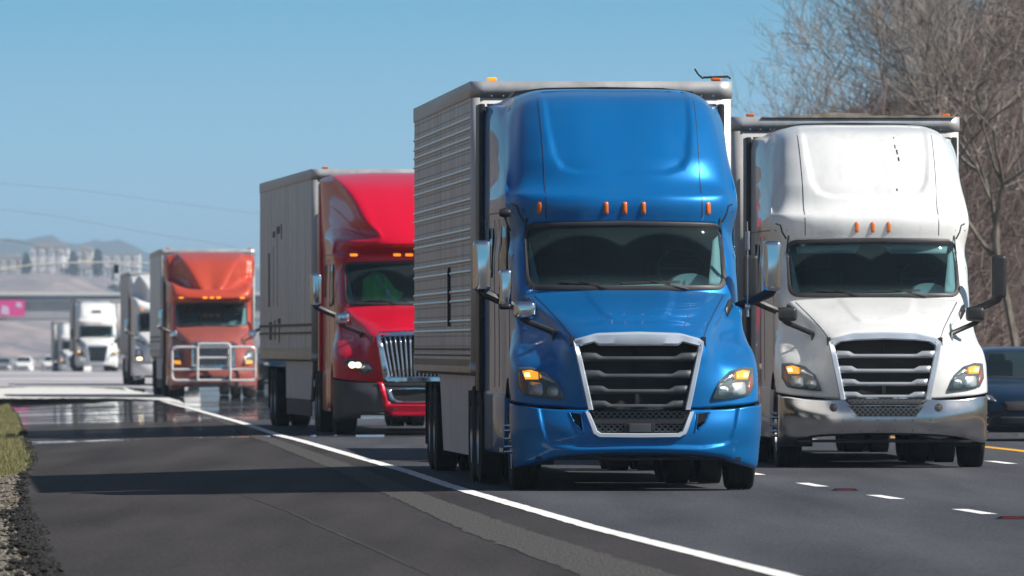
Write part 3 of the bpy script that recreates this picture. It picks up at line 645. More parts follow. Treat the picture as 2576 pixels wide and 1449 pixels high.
def tractor(kind, px, Y, slope, label, P, zoff=0, lod=0, bars=GRAYBAR, bumper=None, mirror=CHROME, hoodm=(-1, 1), group='semi trucks in the traffic', chrome_bumper=False, markers=5, mirror_h=(-1, 1), surround=SURR, hood_paint=None):
    X = wx(px, Y); z = float(gz(X, Y)) + zoff
    # heading: change of picture x per metre of depth -> world direction
    Xb = wx(px - slope * 6, Y + 6); rz = math.atan2(-(Xb - X), 6)
    T = empty('semi_truck', (X, Y, z), rz, label, 'semi truck', group)
    res = [.025, .05, .09][lod]
    if kind == 'A':
        go = sym([(0,1.545),(.385,1.535),(.42,1.53),(.645,1.47),(.50,.79)][::-1]); go = go
        O = [(.50,.79),(.645,1.47),(.43,1.53),(.39,1.537),(0,1.55)]; I = [(.445,.79),(.578,1.405),(.43,1.443),(.385,1.413),(0,1.413)]
        if chrome_bumper: I = [(.455,.79),(.575,1.40),(.50,1.445),(.35,1.462),(0,1.475)]; O = [(.52,.79),(.655,1.46),(.60,1.49),(.35,1.55),(0,1.56)]
        light = [(.715,.885),(.95,.905),(1.10,.93),(1.155,1.03),(1.15,1.20),(1.04,1.205),(.90,1.165),(.79,1.07)]
    elif kind == 'B':
        O = [(.44,.80),(.48,.86),(.585,1.49),(.53,1.56),(0,1.585)]; I = [(.36,.885),(.385,.90),(.50,1.44),(.47,1.475),(0,1.50)]
        light = [(.62,1.0),(.70,.93),(.80,.92),(.86,.99),(1.02,1.03),(1.08,1.13),(.95,1.15),(.72,1.10)]
    else:
        O = [(.58,.84),(.60,.88),(.60,1.50),(.57,1.54),(0,1.56)]; I = [(.50,.91),(.52,.93),(.53,1.46),(.51,1.49),(0,1.50)]
        light = [(.80,.90),(1.08,.92),(1.14,1.05),(1.10,1.30),(.96,1.34),(.88,1.22)]
    Of, If = sym(O), sym(I)
    hoodpoly = sym([(0,1.66),(.26,1.665),(.33,1.71),(.42,1.86),(.47,2.0),(0,2.0)])
    def dh(x, z, y): return -np.clip(sdf(x, z, hoodpoly) / .035, 0, 1) * .05 * (y < 1.9) + np.clip(np.maximum(sdf(np.abs(x), z, [(.98,1.33),(1.13,1.29),(1.12,1.40),(1.05,1.41)]), -.005) / .02, 0, 1) * .03 * (y < 1.3)
    H = Loft(HOOD, res, dh if kind == 'A' else None)
    hmid = [((a[0]+b[0])/2, (a[1]+b[1])/2) for a, b in zip(Of, If)]
    arch = lambda x, y, z: (np.abs(x) > .75) & ((y - 1.2)**2 + (z - .5)**2 < .60**2)
    H.build('hood', hood_paint or P, T, [fhole(hmid, 1.4), arch], thick=.02 if not lod else 0)
    # grille
    gr = MB().box(-.6, .6, .40, .42, .5, 1.5).build('radiator', RAD, T)
    b = MB(); b.box(-.66, -.62, .2, .42, .5, 1.5).box(.62, .66, .2, .42, .5, 1.5).box(-.66, .66, .3, .9, 1.47, 1.5).box(-.02, .02, .36, .40, .5, 1.5); b.build('radiator_shroud', DARK, gr)
    o_, i_ = pair(Of, If); G = ring(H.bvh, o_, i_, 'grille_surround', surround if kind == 'A' else CHROME, T, h=.03, inset=.07)
    if kind == 'A':
        for zb in (1.262, 1.092, .945, .80):
            e = .455 + (zb - .79) * .19; c0 = e - .13
            poly = sym([(0, zb + .045), (c0 - .06, zb + .045), (c0, zb + .078), (e + .015, zb + .082), (e + .03, zb)])[::1]
            poly = [(x, z_) for x, z_ in poly] 
            patch(H.bvh, poly, 'grille_bar', bars, T, off=-.03, thick=.028, res=.08, smooth=True)
    elif kind == 'B':
        n = 13
        for k in range(n):
            u = (k - (n-1)/2) / ((n-1)/2); xb, xt = u * .345, u * .455
            patch(H.bvh, [(xb - .012, .885), (xb + .012, .885), (xt + .012, 1.49), (xt - .012, 1.49)], 'grille_bar', CHROME, T, off=-.03, thick=.03, res=.12)
    else:
        for k in range(12):
            zb = .93 + k * .047; patch(H.bvh, [(-.52, zb), (.52, zb), (.52, zb + .016), (-.52, zb + .016)], 'grille_bar', CHROME_D, T, off=-.03, thick=.02, res=.2)
    # bumper
    bm_ = bumper or hood_paint or P
    face = sym([(0,.42),(.62,.41),(.84,.44),(.90,.48),(.95,.62),(.99,.84),(0,.9)])
    def db(x, z, y): return np.clip(sdf(x, z, face) / .03, 0, 1) * .03
    holes = []
    Bn = BUMP
    if chrome_bumper:
        Bn = [[(x, (z if z > .5 else .5 - (.5 - z) * .75), d) for x, z, d in r] for r in BUMP]
        Bn = [[(min(x, 1.19), z, d) for x, z, d in r] for r in Bn]
    BL = Loft(Bn, res * .7, db if (kind == 'A' and not chrome_bumper) else None)
    if kind == 'A' and not chrome_bumper:
        O2 = [(0,.515),(.395,.52),(.455,.555),(.535,.775)]; I2 = [(0,.562),(.375,.565),(.412,.588),(.487,.775)]
        of2, if2 = sym(O2), sym(I2); mid2 = [((a[0]+b[0])/2, (a[1]+b[1])/2) for a, b in zip(of2, if2)]; mid2 = [(x, z_ + (.05 if z_ > .7 else 0)) for x, z_ in mid2]
        slot = [(.57,.755),(.675,.765),(.635,.66),(.545,.575)]; slotL = [(-x, z_) for x, z_ in slot]
        holes = [fhole(mid2, .5), fhole(slot, .5), fhole(slotL, .5)]
        o2, i2 = pair(of2, if2); ring(BL.bvh, o2, i2, 'lower_grille_frame', surround, T, h=.035, inset=.06)
        for sg in (-1, 1):
            cx_, cz_ = .61 * sg, .69; so_ = [(cx_ + (sg * x - cx_) * 1.12, cz_ + (z_ - cz_) * 1.10) for x, z_ in slot]
            si_ = [(cx_ + (x - cx_) * .82, cz_ + (z_ - cz_) * .84) for x, z_ in so_]; ss, tt = pair(so_, si_)
            ring(BL.bvh, ss, tt, 'air_slot_frame', P, T, h=.012, inset=.05)
            MB().box(sg*.62-.1, sg*.62+.1, .16, .18, .55, .8).build('air_slot', DARK, T)
        if not lod:
            yf = lambda x: .02 + .1 * x * x
            hm_ = hexmesh(-.46, .46, .705, .775, yf).build('upper_mesh', MESHM, T); hm_['kind'] = 'stuff'
            hm_ = hexmesh(-.43, .43, .58, .655, yf, skip=lambda x, z_: abs(x) < .13).build('lower_mesh', MESHM, T); hm_['kind'] = 'stuff'
        MB().box(-.5, .5, .0, .02, .655, .70).build('mesh_divider', DARK, T)
        MB().box(-.55, .55, .12, .14, .5, .82).build('intake_panel', DARK, T)
        if not lod:
            rbox('radar_panel', BLACK, T, (0, .0, .615), (.30, .03, .085), .005); rbox('radar_box', GRAYBAR, T, (0, -.02, .615), (.21, .03, .083), .006)
    elif chrome_bumper:
        low = sym([(0,.60),(.33,.60),(.43,.715),(0,.72)]); top = sym([(0,.735),(.42,.735),(.455,.77),(.50,.95),(0,.95)])
        holes = []
        patch(BL.bvh, low, 'lower_opening', DARK, T, off=.003, thick=.001, res=.04); patch(BL.bvh, sym([(0,.735),(.42,.735),(.455,.77),(.47,.792),(0,.792)]), 'upper_opening', DARK, T, off=.003, thick=.001, res=.04)
        lo_ = sym([(0,.59),(.34,.59),(.445,.72),(0,.73)]); li_ = sym([(0,.605),(.325,.605),(.42,.71),(0,.715)]); a_, c_ = pair(lo_, li_)
        ring(BL.bvh, a_, c_, 'lower_opening_rim', bm_, T, h=.004, inset=.06)
        MB().box(-.56, .56, .12, .14, .5, .86).build('intake_panel', DARK, T)
        yf = lambda x: (lambda q: q.y if q else 0)(cast(BL.bvh, x, .66, off=.018))
        if not lod:
            hm_ = hexmesh(-.43, .43, .60, .715, yf, skip=lambda x, z_: abs(x) > .33 + (z_ - .6) * .9).build('lower_mesh', MESHM, T); hm_['kind'] = 'stuff'
            hm_ = hexmesh(-.40, .40, .745, .80, yf).build('upper_mesh', MESHM, T); hm_['kind'] = 'stuff'
        for sg in (-1, 1):
            c = (sg * .60, .70); cp = [(c[0] + .036 * math.cos(t), c[1] + .036 * math.sin(t)) for t in np.linspace(0, 6.283, 17)[:-1]]
            patch(BL.bvh, cp, 'fog_lamp_opening', DARK, T, off=.004, thick=.001, res=.03); rp = [(c[0] + .046 * math.cos(t), c[1] + .046 * math.sin(t)) for t in np.linspace(0, 6.283, 17)[:-1]]
            rq = [(c[0] + .030 * math.cos(t), c[1] + .030 * math.sin(t)) for t in np.linspace(0, 6.283, 17)[:-1]]
            ring(BL.bvh, rp, rq, 'fog_lamp_rim', DARK, T, h=.006, inset=-.004)
        for k in range(6):
            for zz in (.555, .44):
                xx = -.5 + k * .2; q = cast(BL.bvh, xx, zz, off=.001)
                if q: MB().cyl(q, q + Vector((0, -.006, 0)), .008, n=8).build('bolt', DARK, T)
    elif kind == 'B':
        open_ = sym([(0,.49),(.30,.50),(.38,.545),(.44,.70),(0,.72)]); holes = [fhole(open_, .5)]
        op2 = [((x) * .86, .61 + (z_ - .61) * .78) for x, z_ in open_]; a_, c_ = pair(open_, op2); 
        red = sym([(0,.29),(.36,.29),(.46,.36),(.56,.76),(.60,.80),(.50,.80),(.46,.72),(.42,.52),(.36,.47),(0,.465)])
        patch(BL.bvh, red, 'bumper_centre', P, T, off=.004, thick=.012, res=.06)
        ring(BL.bvh, a_, c_, 'intake_rim', CHROME, T, h=.012, inset=.05)
        MB().box(-.5, .5, .12, .14, .45, .75).build('intake_panel', DARK, T)
        patch(BL.bvh, [(-.44,.735),(.44,.735),(.45,.79),(-.45,.79)], 'bumper_top_strip', BLACK, T, off=.003, thick=.008)
        for sg in (-1, 1): patch(BL.bvh, [(sg*.36,.36),(sg*.30,.36),(sg*.30,.41),(sg*.36,.41)][::sg], 'tow_slot', DARK, T, off=.018, thick=.003)
    else:
        patch(BL.bvh, sym([(0,.50),(.42,.50),(.45,.60),(0,.61)]), 'bumper_opening', DARK, T, off=.003, thick=.004)
        patch(BL.bvh, sym([(0,.34),(1.15,.28),(1.15,.36),(0,.40)]), 'bumper_lip', DARK, T, off=.003, thick=.004)
    BL.build('bumper', bm_, T, holes, thick=.02 if not lod else 0)
    # dark gap between hood and bumper
    b = MB(); b.box(-1.1, 1.1, .5, .56, .6, 1.0).box(-1.0, 1.0, .2, .9, .30, .33); b.build('inner_bumper', DARK, T)
    # headlights
    for sg in (-1, 1):
        f = lambda L: [(sg * x, z_) for x, z_ in L][::sg]
        hp = f(rpoly(light, .02, 3)); hl = patch(H.bvh, hp, 'headlight', HOUS, T, off=.003, thick=.006, res=.05)
        if kind == 'A':
            if lod < 2:
                patch(H.bvh, f(rpoly([(.925,.925),(1.065,.945),(1.06,1.06),(.93,1.05)], .03, 3)), 'lamp_reflector', REFL, hl, off=.012, thick=0, res=.03, bulge=.02)
                patch(H.bvh, f(rpoly([(.775,.92),(.885,.925),(.885,1.02),(.79,1.015)], .04, 3)), 'lamp_reflector', REFL, hl, off=.012, thick=0, res=.03, bulge=.02)
                patch(H.bvh, f([(1.09,.945),(1.145,1.03),(1.14,1.16),(1.11,1.10),(1.085,1.0)]), 'side_marker', ORANGE_LENS, hl, off=.012, thick=.003, res=.05)
                patch(H.bvh, f([(.80,1.045),(.95,1.085),(.955,1.16),(.90,1.15)]), 'daylight_strip', CHROME_D, hl, off=.012, thick=.003, res=.05)
            ts_ = patch(H.bvh, f([(.965,1.085),(1.085,1.085),(1.11,1.165),(1.04,1.175),(.965,1.155)]), 'turn_signal', AMBER_LIT, hl, off=.014, thick=.004, res=.05)
            patch(H.bvh, f([(1.04,1.11),(1.085,1.11),(1.09,1.145),(1.05,1.15)]), 'turn_signal', AMBER_HOT, hl, off=.02, thick=.004, res=.05)
        elif kind == 'B':
            for (cx_, r_) in ((.94, .055), (.855, .05)):
                patch(H.bvh, f([(cx_ + r_*math.cos(t), 1.06 + r_*.9*math.sin(t)) for t in np.linspace(0, 6.283, 13)[:-1]]), 'lamp_reflector', HEADLIT, hl, off=.012, thick=0, res=.05, bulge=.015)
            patch(H.bvh, f([(.66,1.0),(.78,.95),(.82,1.02),(.76,1.08),(.70,1.06)]), 'lamp_reflector', REFL, hl, off=.010, thick=.003)
        else:
            patch(H.bvh, f([(.90,1.10),(1.07,1.12),(1.06,1.25),(.95,1.24)]), 'lamp_reflector', REFL, hl, off=.012, thick=.003)
            patch(H.bvh, f([(.88,.93),(1.06,.94),(1.08,1.03),(.90,1.03)]), 'turn_signal', AMBER_LIT if lod < 2 else HEADLIT, hl, off=.012, thick=.004)
        if lod < 2: patch(H.bvh, hp, 'lens', LENS, hl, off=.03, thick=0, res=.04, bulge=.008)
    # cab
    rec = sym([(0,3.11),(.45,3.12),(.60,3.17),(.68,3.30),(.72,3.6),(.75,4.3),(0,4.3)])
    def dc(x, z, y): return np.clip(sdf(x, z, rec) / .03, 0, 1) * .05 * (z > 3.0) * np.clip((4.25 - z) / .3, 0, 1) * (y < 4.2)
    C = Loft(LOWCAB + UP[kind], res * 1.15, dc if kind == 'A' else None)
    wo = rpoly(sym([(0,1.955),(1.0,1.965),(.985,2.625),(0,2.65)]), [0.01,.13,.12,.01,.12,.13], 6)
    wi = rpoly(sym([(0,2.005),(.955,2.01),(.94,2.58),(0,2.60)]), [0.01,.10,.09,.01,.09,.10], 6)
    wm = [((a[0]+b_[0])/2, (a[1]+b_[1])/2) for a, b_ in zip(wo, wi)]
    C.build('cab', P, T, [fhole(wm, 3.3)], thick=.02 if not lod else 0)
    o3, i3 = pair(wo, wi, .06); ws = ring(C.bvh, o3, i3, 'windscreen_seal', SEAL, T, h=.014, inset=.02)
    gp_ = patch(C.bvh, wm, 'windscreen', GLASS, T, off=.0, thick=0, res=.07)
    if lod < 2:
        for (pa, pb) in (((-.66, 2.045), (-.28, 2.02)), ((-.06, 2.03), (.52, 2.045))):
            ribbon(C.bvh, [pa, pb], 'wiper', BLACK, T, w=.022, off=.02)
            ribbon(C.bvh, [((pa[0]+pb[0])/2, 2.05), (pb[0] + .08, 1.975)], 'wiper_arm', BLACK, T, w=.012, off=.03)
    # interior
    it = MB().box(-1.03, 1.03, 4.0, 4.03, 1.3, 2.9).box(-1.0, 1.0, 2.75, 4.0, 2.68, 2.70).box(-1.04, -1.02, 2.85, 4.0, 1.3, 2.7).box(1.02, 1.04, 2.85, 4.0, 1.3, 2.7).build('cab_lining', INT, T)
    ds = MB().prism([(1.95, 1.90), (2.0, 1.985), (2.75, 2.03), (2.8, 1.6)], -.98, .98, 'x').build('dashboard', DASH, T)
    b = MB(); 
    for k in range(9):
        t0 = math.pi * k / 8; 
    hump = [(.65 + .21*math.cos(t), 2.0 + .13*math.sin(t)) for t in np.linspace(0, math.pi, 12)]
    MB().prism(hump, 2.2, 2.7).build('instrument_hood', DASH, T, auto=50)
    b = MB(); c0_ = Vector((.60, 2.82, 2.18)); pts_ = []
    for k in range(25):
        t = 2*math.pi*k/24; pts_.append(c0_ + Vector((.235*math.cos(t), .13*math.sin(t), .2*math.sin(t))))
    b.tube(pts_, .012, 6).cyl(c0_ + Vector((-.23,0,0)), c0_ + Vector((.23,0,0)), .012); b.build('steering_wheel', INT, T, smooth=True)
    for sg in (-1, 1):
        rbox('seat', DARK, T, (sg * .55, 3.4, 1.85), (.52, .16, .9), .06); rbox('seat_headrest', DARK, T, (sg * .55, 3.38, 2.42), (.28, .12, .22), .05)
        patch(C.bvh, [(sg*x, z_) for x, z_ in ([(.80,2.01),(.95,2.01),(.935,2.50),(.88,2.45)] if sg > 0 else [(.86,2.01),(.95,2.01),(.935,2.46),(.905,2.30)])][::sg], 'pillar_trim', PALE, T, off=-.045, thick=.01, res=.08)
        if kind == 'A' and chrome_bumper:
            patch(C.bvh, [(sg*x, z_) for x, z_ in [(.20,2.47),(.86,2.47),(.88,2.55),(.14,2.555)]][::sg], 'sun_visor', PALE, T, off=-.05, thick=.01, res=.1)
        # door window, mirrors
        if lod < 2:
            patch(C.bvh, rpoly([(2.62,1.98),(3.55,1.94),(3.5,2.6),(2.92,2.6)], .05, 3), 'door_window', GLASS_D, T, off=.004, thick=.004, axis='x', side=sg, res=.15)
            patch(C.bvh, rpoly([(4.6,2.1),(5.2,2.1),(5.2,2.6),(4.6,2.6)], .06, 3), 'bunk_window', GLASS_D, T, off=.004, thick=.004, axis='x', side=sg, res=.2)
            for yy in (2.5, 3.7, 4.3): ribbon(C.bvh, [(yy, 1.0), (yy, 2.68)], 'door_seam', BLACK, T, w=.012, axis='x', side=sg, step=.2)
            ribbon(C.bvh, [(2.5, 2.74), (5.9, 2.74)], 'roof_seam', BLACK, T, w=.012, axis='x', side=sg, step=.2)
        mm = rbox('door_mirror', mirror, T, (sg * 1.435, 1.92, 2.2), (.175, .15, .50), .05, 4)
        MB().box(sg*1.435-.07, sg*1.435+.07, 1.997, 2.002, 1.99, 2.41).build('mirror_glass', REFL, mm)
        MB().tube([(sg*1.44, 1.93, 1.99), (sg*1.42, 1.93, 1.94), (sg*1.25, 1.96, 1.86), (sg*1.10, 2.05, 1.80)], [.06, .05, .045, .045]).build('mirror_arm', BLACK, mm, smooth=True)
        if sg in mirror_h:
            hm2 = rbox('hood_mirror', mirror, T, (sg * 1.075, .78, 1.765), (.215, .14, .165), .055, 4)
            MB().tube([(sg*1.12, .80, 1.70), (sg*1.08, .80, 1.665), (sg*.80, .72, 1.545), (sg*.775, .66, 1.44)], [.032, .03, .03, .036]).build('mirror_arm', BLACK, hm2, smooth=True)
    if kind == 'A' and not lod:
        for sg in (-1, 1):
            patch(H.bvh, [(sg*x, z_) for x, z_ in [(.93,1.78),(.95,1.70),(1.03,1.80),(1.02,1.885),(.98,1.86)]][::sg], 'hood_vent', BLACK, T, off=.006, thick=.008)
            ribbon(H.bvh, [(sg*.645,1.50),(sg*.70,1.60),(sg*.80,1.74),(sg*.93,1.905)], 'hood_seam', BLACK, T, w=.009)
            ribbon(C.bvh, [(sg*.775,2.68),(sg*.775,3.2),(sg*.785,3.9)], 'fairing_seam', DARK, T, w=.007)
            ribbon(C.bvh, [(sg*.985,2.64),(sg*1.03,2.72),(sg*1.05,2.80),(sg*1.10,2.82)], 'door_seam', BLACK, T, w=.016)
    xs_ = {5: (-.84, -.185, 0, .185, .84), 3: (-.185, 0, .185)}[markers]
    for xm in xs_:
        if kind == 'A':
            pz = 2.775; poly = rpoly([(xm-.024, pz-.062), (xm+.024, pz-.062), (xm+.022, pz+.062), (xm-.022, pz+.062)], .02, 3)
            patch(C.bvh, poly, 'marker_light', AMBER, T, off=.004, thick=0, res=.02, bulge=.022)
        else:
            pz = 2.735 if kind == 'B' else 2.755; poly = rpoly([(xm-.06, pz-.022), (xm+.06, pz-.022), (xm+.06, pz+.022), (xm-.06, pz+.022)], .02, 3)
            patch(C.bvh, poly, 'marker_light', AMBER_DIM if kind == 'B' else AMBER_LIT, T, off=.004, thick=0, res=.03, bulge=.018)
    if kind == 'B':
        for sg in (-1, 1):
            for (L) in ([(1.16,3.52),(1.05,3.42),(.92,3.24),(.70,3.06)], [(1.17,3.12),(1.04,3.12),(.88,3.07),(.62,2.99)]):
                P2 = resample([(sg*x, z_) for x, z_ in L], .05, False); up = []; n_ = len(P2)
                for i, p in enumerate(P2): up.append((p[0], p[1] + .05 * math.sin(math.pi * (i + .4) / n_)))
                patch(C.bvh, (P2 + up[::-1])[::sg], 'fairing_fin', P, T, off=.01, thick=.02, res=.06, bulge=.05)
    # sides, chassis
    b = MB()
    for sg in (-1, 1):
        b = MB().prism([(2.1,.93),(5.9,.93),(5.85,.34),(2.2,.34)], sg*1.13, sg*1.205, 'x'); b.build('side_skirt', P, T, bevel=.03)
        MB().box(min(sg*1.1,sg*1.21), max(sg*1.1,sg*1.21), 2.3, 2.9, .55, .60).box(min(sg*1.1,sg*1.21), max(sg*1.1,sg*1.21), 2.3, 2.9, .36, .40).build('step', ALU, T)
        pe = MB().box(min(sg*1.19,sg*1.255), max(sg*1.19,sg*1.255), 5.95, 6.6, .95, 3.88); pe.build('side_extender', P if kind == 'B' else BLACK, T, bevel=.02)
        MB().lathe([(-1.1,.0),(-1.1,.30),(1.1,.30),(1.1,0)], sg*.82, 4.0, .62, 20, axis='y').build('fuel_tank', ALU, T, auto=50)
        b2 = MB().tube([(sg*1.2, 1.2 + .6*math.cos(t), .5 + .6*math.sin(t)) for t in np.linspace(.75, 2.5, 14)], .018, 6); b2.build('wheel_arch_lip', BLACK, T, smooth=True)
        MB().prism([(.62,.25),(.7,1.12),(1.75,1.12),(1.82,.9),(1.75,.9),(1.62,1.06),(.8,1.06),(.7,.9),(.66,.25)], sg*.80, sg*1.18, 'x').build('inner_wing', DARK, T)
        w1 = wheel(T, sg*1.05, 1.2, .5, .29, sg, rim=CHROME_D, spikes=(lod == 0 and kind == 'A'), lod=1 if lod else 0)
        for yy in (6.35, 7.65):
            for xx, hb in ((1.12, False), (.79, False)):
                wheel(T, sg*xx, yy, .5, .27, sg, rim=ALU, hub=False, lod=1)
        MB().prism([(8.35,.55),(8.38,.95),(8.30,.95),(8.28,.55)], sg*.66, sg*1.24, 'x').build('mud_flap', BLACK, T)
    b = MB().box(-.45, -.37, .7, 8.4, .62, .88).box(.37, .45, .7, 8.4, .62, .88).box(-.9, .9, 1.12, 1.28, .42, .54).box(-.35, .35, .9, 2.6, .42, 1.1).box(-.7, .7, 6.25, 6.45, .4, .62).box(-.7, .7, 7.55, 7.75, .4, .62).box(-.4,.4,6.6,7.3,.9,1.1)
    b.build('chassis', DARK, T)
    MB().box(-1.08, 1.08, 2.0, 5.95, .88, .93).build('cab_floor', DARK, T)
    MB().box(-1.17, 1.17, 5.98, 6.01, .92, 3.88).build('cab_back_wall', DARK, T)
    if kind == 'A':
        b = MB().prism([(-.98,3.9),(.98,3.9),(.9,4.0),(.6,4.035),(0,4.045),(-.6,4.035),(-.9,4.0)], 5.6, 6.45); b.build('roof_deflector', BLACK, T)
    return T, H, C, BL
TB, HB, CB, BB = tractor('A', 1609, 119.7, 16.0, 'bright blue semi truck with dark grille bars, nearest of the convoy in the right lane', P_BLUE, mirror_h=(-1,))
text_mesh('2', .13, 'fleet_number', LETTER, TB, (-1.207, 5.55, 2.60), (R(90), 0, R(-90)))
text_mesh('6', .13, 'fleet_number', LETTER, TB, (-1.207, 5.55, 2.33), (R(90), 0, R(-90)))
ex = rbox('convex_mirror', CHROME, TB, (-1.205, 1.95, 1.985), (.13, .10, .36), .04, 4); rbox('mirror_base', BLACK, ex, (-1.205, 1.95, 1.80), (.12, .10, .06), .03)
b = MB(); b.lathe([(-.06,0),(-.055,.035),(0,.05),(.055,.035),(.06,0)], -1.175, 2.5, 2.73, 14); b.cyl((-1.175,2.5,2.69), (-1.12,2.55,2.55), .012); b.build('corner_lamp', BLACK, TB, smooth=True)
# antenna with spring on the driver side mirror arm
hp = [(1.195 + .022*math.cos(t*2*math.pi), 1.95 + .022*math.sin(t*2*math.pi), 2.36 + .012*t*1.0) for t in np.linspace(0, 15, 150)]
an = MB().cyl((1.195,1.95,1.76), (1.195,1.95,2.36), .008).cyl((1.195,1.95,2.54), (1.19,1.95,2.64), .006).cyl((1.17,1.95,1.80),(1.22,1.95,1.80),.03).cyl((1.195,1.95,1.70),(1.195,1.95,1.78),.016).build('antenna', ALU, TB)
MB().tube(hp, .004, 4).build('antenna_spring', ALU, an)
TW, HW, CW, BW = tractor('A', 2229, 140.3, 14.5, 'white semi truck with silver grille bars and a chrome bumper in the middle lane', P_WHITE, bars=SILBAR, bumper=CHROME_D, mirror=BLACK, chrome_bumper=True, markers=3, zoff=-.01)
for (x0, z0, h_, w_) in ((.33, 3.70, .05, .012), (.345, 3.63, .06, .018), (.355, 3.55, .05, .02), (.33, 3.82, .02, .008), (.31, 3.2, .03, .016)):
    patch(CW.bvh, [(x0, z0), (x0 + w_, z0 + .005), (x0 + w_*.6, z0 + h_), (x0 - .005, z0 + h_*.9)], 'tar_mark', BLACK, TW, off=.002, thick=.001)
TR, HR, CR, BR = tractor('B', 1045, 185.5, 6.6, 'red semi truck with chrome vertical grille bars and a lit headlamp, behind the blue one', P_RED, lod=1, bumper=DGREY)
TO, HO, CO, BO = tractor('C', 537, 337, 2.1, 'orange semi truck with a pale tubular bull bar across its grille', P_ORANGE, lod=1, hood_paint=paint('dusty_red_paint', (.34, .085, .07), 0, .35, .42))
T3, _, _, _ = tractor('C', 420, 443, 1.6, 'white semi truck half hidden behind the orange truck and its trailer, one headlamp shining', P_WHITE2, lod=2)
T4, _, C4, _ = tractor('A', 245, 705, .9, 'whole-faced distant white semi truck with a dark grille, left of the orange truck', P_WHITE2, lod=2, mirror=DARK)
T5, _, _, _ = tractor('A', 190, 940, .8, 'farthest white semi truck, its right half hidden by the next trailer, at the far left', P_WHITE2, lod=2, mirror=DARK)
patch(C4.bvh, rpoly([(-.3,3.35),(.3,3.35),(.26,3.5),(-.26,3.5)], .04, 3), 'roof_emblem', MARKL, T4, off=.01, thick=.005)
# bull bar
b = MB(); yb = -.28
frame = rpoly([(-1.13,.49),(1.14,.49),(1.14,1.40),(-1.13,1.40)], .14, 5); frame = [(x, yb + .22 * max(0, abs(x) - .7)**1.2, z_) for x, z_ in frame]
b.tube(frame + [frame[0]], .034, 8)
hoop = rpoly([(-.44,.49),(-.44,1.49),(.45,1.49),(.45,.49)], .10, 5)[6:-6]; hoop = [(-.44, .49)] + hoop + [(.45, .49)]; b.tube([(x, yb - .03, z_) for x, z_ in hoop], .036, 8)
b.cyl((-.44, yb, 1.11), (.45, yb, 1.11), .03); b.cyl((-1.13, yb + .05, .79), (1.14, yb + .05, .79), .03)
bb = b.build('bull_bar', mat('pale_bar_steel', (.78, .78, .78), .35, .3), TO, smooth=True)
MB().box(-.5, -.42, yb, .1, .5, .62).box(.42, .5, yb, .1, .5, .62).build('bull_bar_bracket', DARK, TO)
# cloth hanging in the red cab
X0 = TR.location; cl = MB()
pz = lambda x, z_: (x, 2.12 + (z_ - 2.0) * .72 + .22 * x * x - (z_ - 2.0) * .0 + .06 * math.sin(x * 22), z_)
Mw = TR.matrix_basis
shape = [(-.72,2.03),(-.70,2.36),(-.52,2.50),(-.38,2.44),(-.22,2.22),(-.08,2.16),(-.18,2.02)]
P_ = resample(shape, .04); r_ = delaunay_2d_cdt([Vector(p) for p in P_] + [Vector((x, z_)) for x in np.arange(-.7, -.1, .04) for z_ in np.arange(2.05, 2.5, .04) if inpoly(x, z_, P_)], [(i, (i+1) % len(P_)) for i in range(len(P_))], [], 1, 1e-5)
loc = Vector((TR.location.x, TR.location.y, TR.location.z)); MT = Matrix.Translation(loc) @ Matrix.Rotation(TR.rotation_euler.z, 4, 'Z')
cloth = empty('hanging_cloth', loc, TR.rotation_euler.z, 'crumpled green cloth with white zigzag shapes behind the windscreen of the red truck', 'cloth')
me = bpy.data.meshes.new('cloth_panel'); me.from_pydata([pz(p.x, p.y) for p in r_[0]], [], [tuple(f) for f in r_[2]]); link('cloth_panel', me, GREENC, cloth)
for zig in ([(-.50,2.44),(-.45,2.40),(-.47,2.34),(-.41,2.33),(-.40,2.26),(-.36,2.20),(-.39,2.28),(-.43,2.30),(-.49,2.36)], [(-.36,2.22),(-.31,2.20),(-.28,2.12),(-.24,2.09),(-.26,2.05),(-.31,2.10),(-.35,2.12)]):
    me = bpy.data.meshes.new('cloth_print'); me.from_pydata([tuple(Vector(pz(x, z_)) + Vector((0, -.035, 0))) for x, z_ in zig], [], [tuple(range(len(zig)))]); link('cloth_print', me, WHITEC, cloth)
RIVET = mat('dull_rivet', (.16, .155, .15), .6)
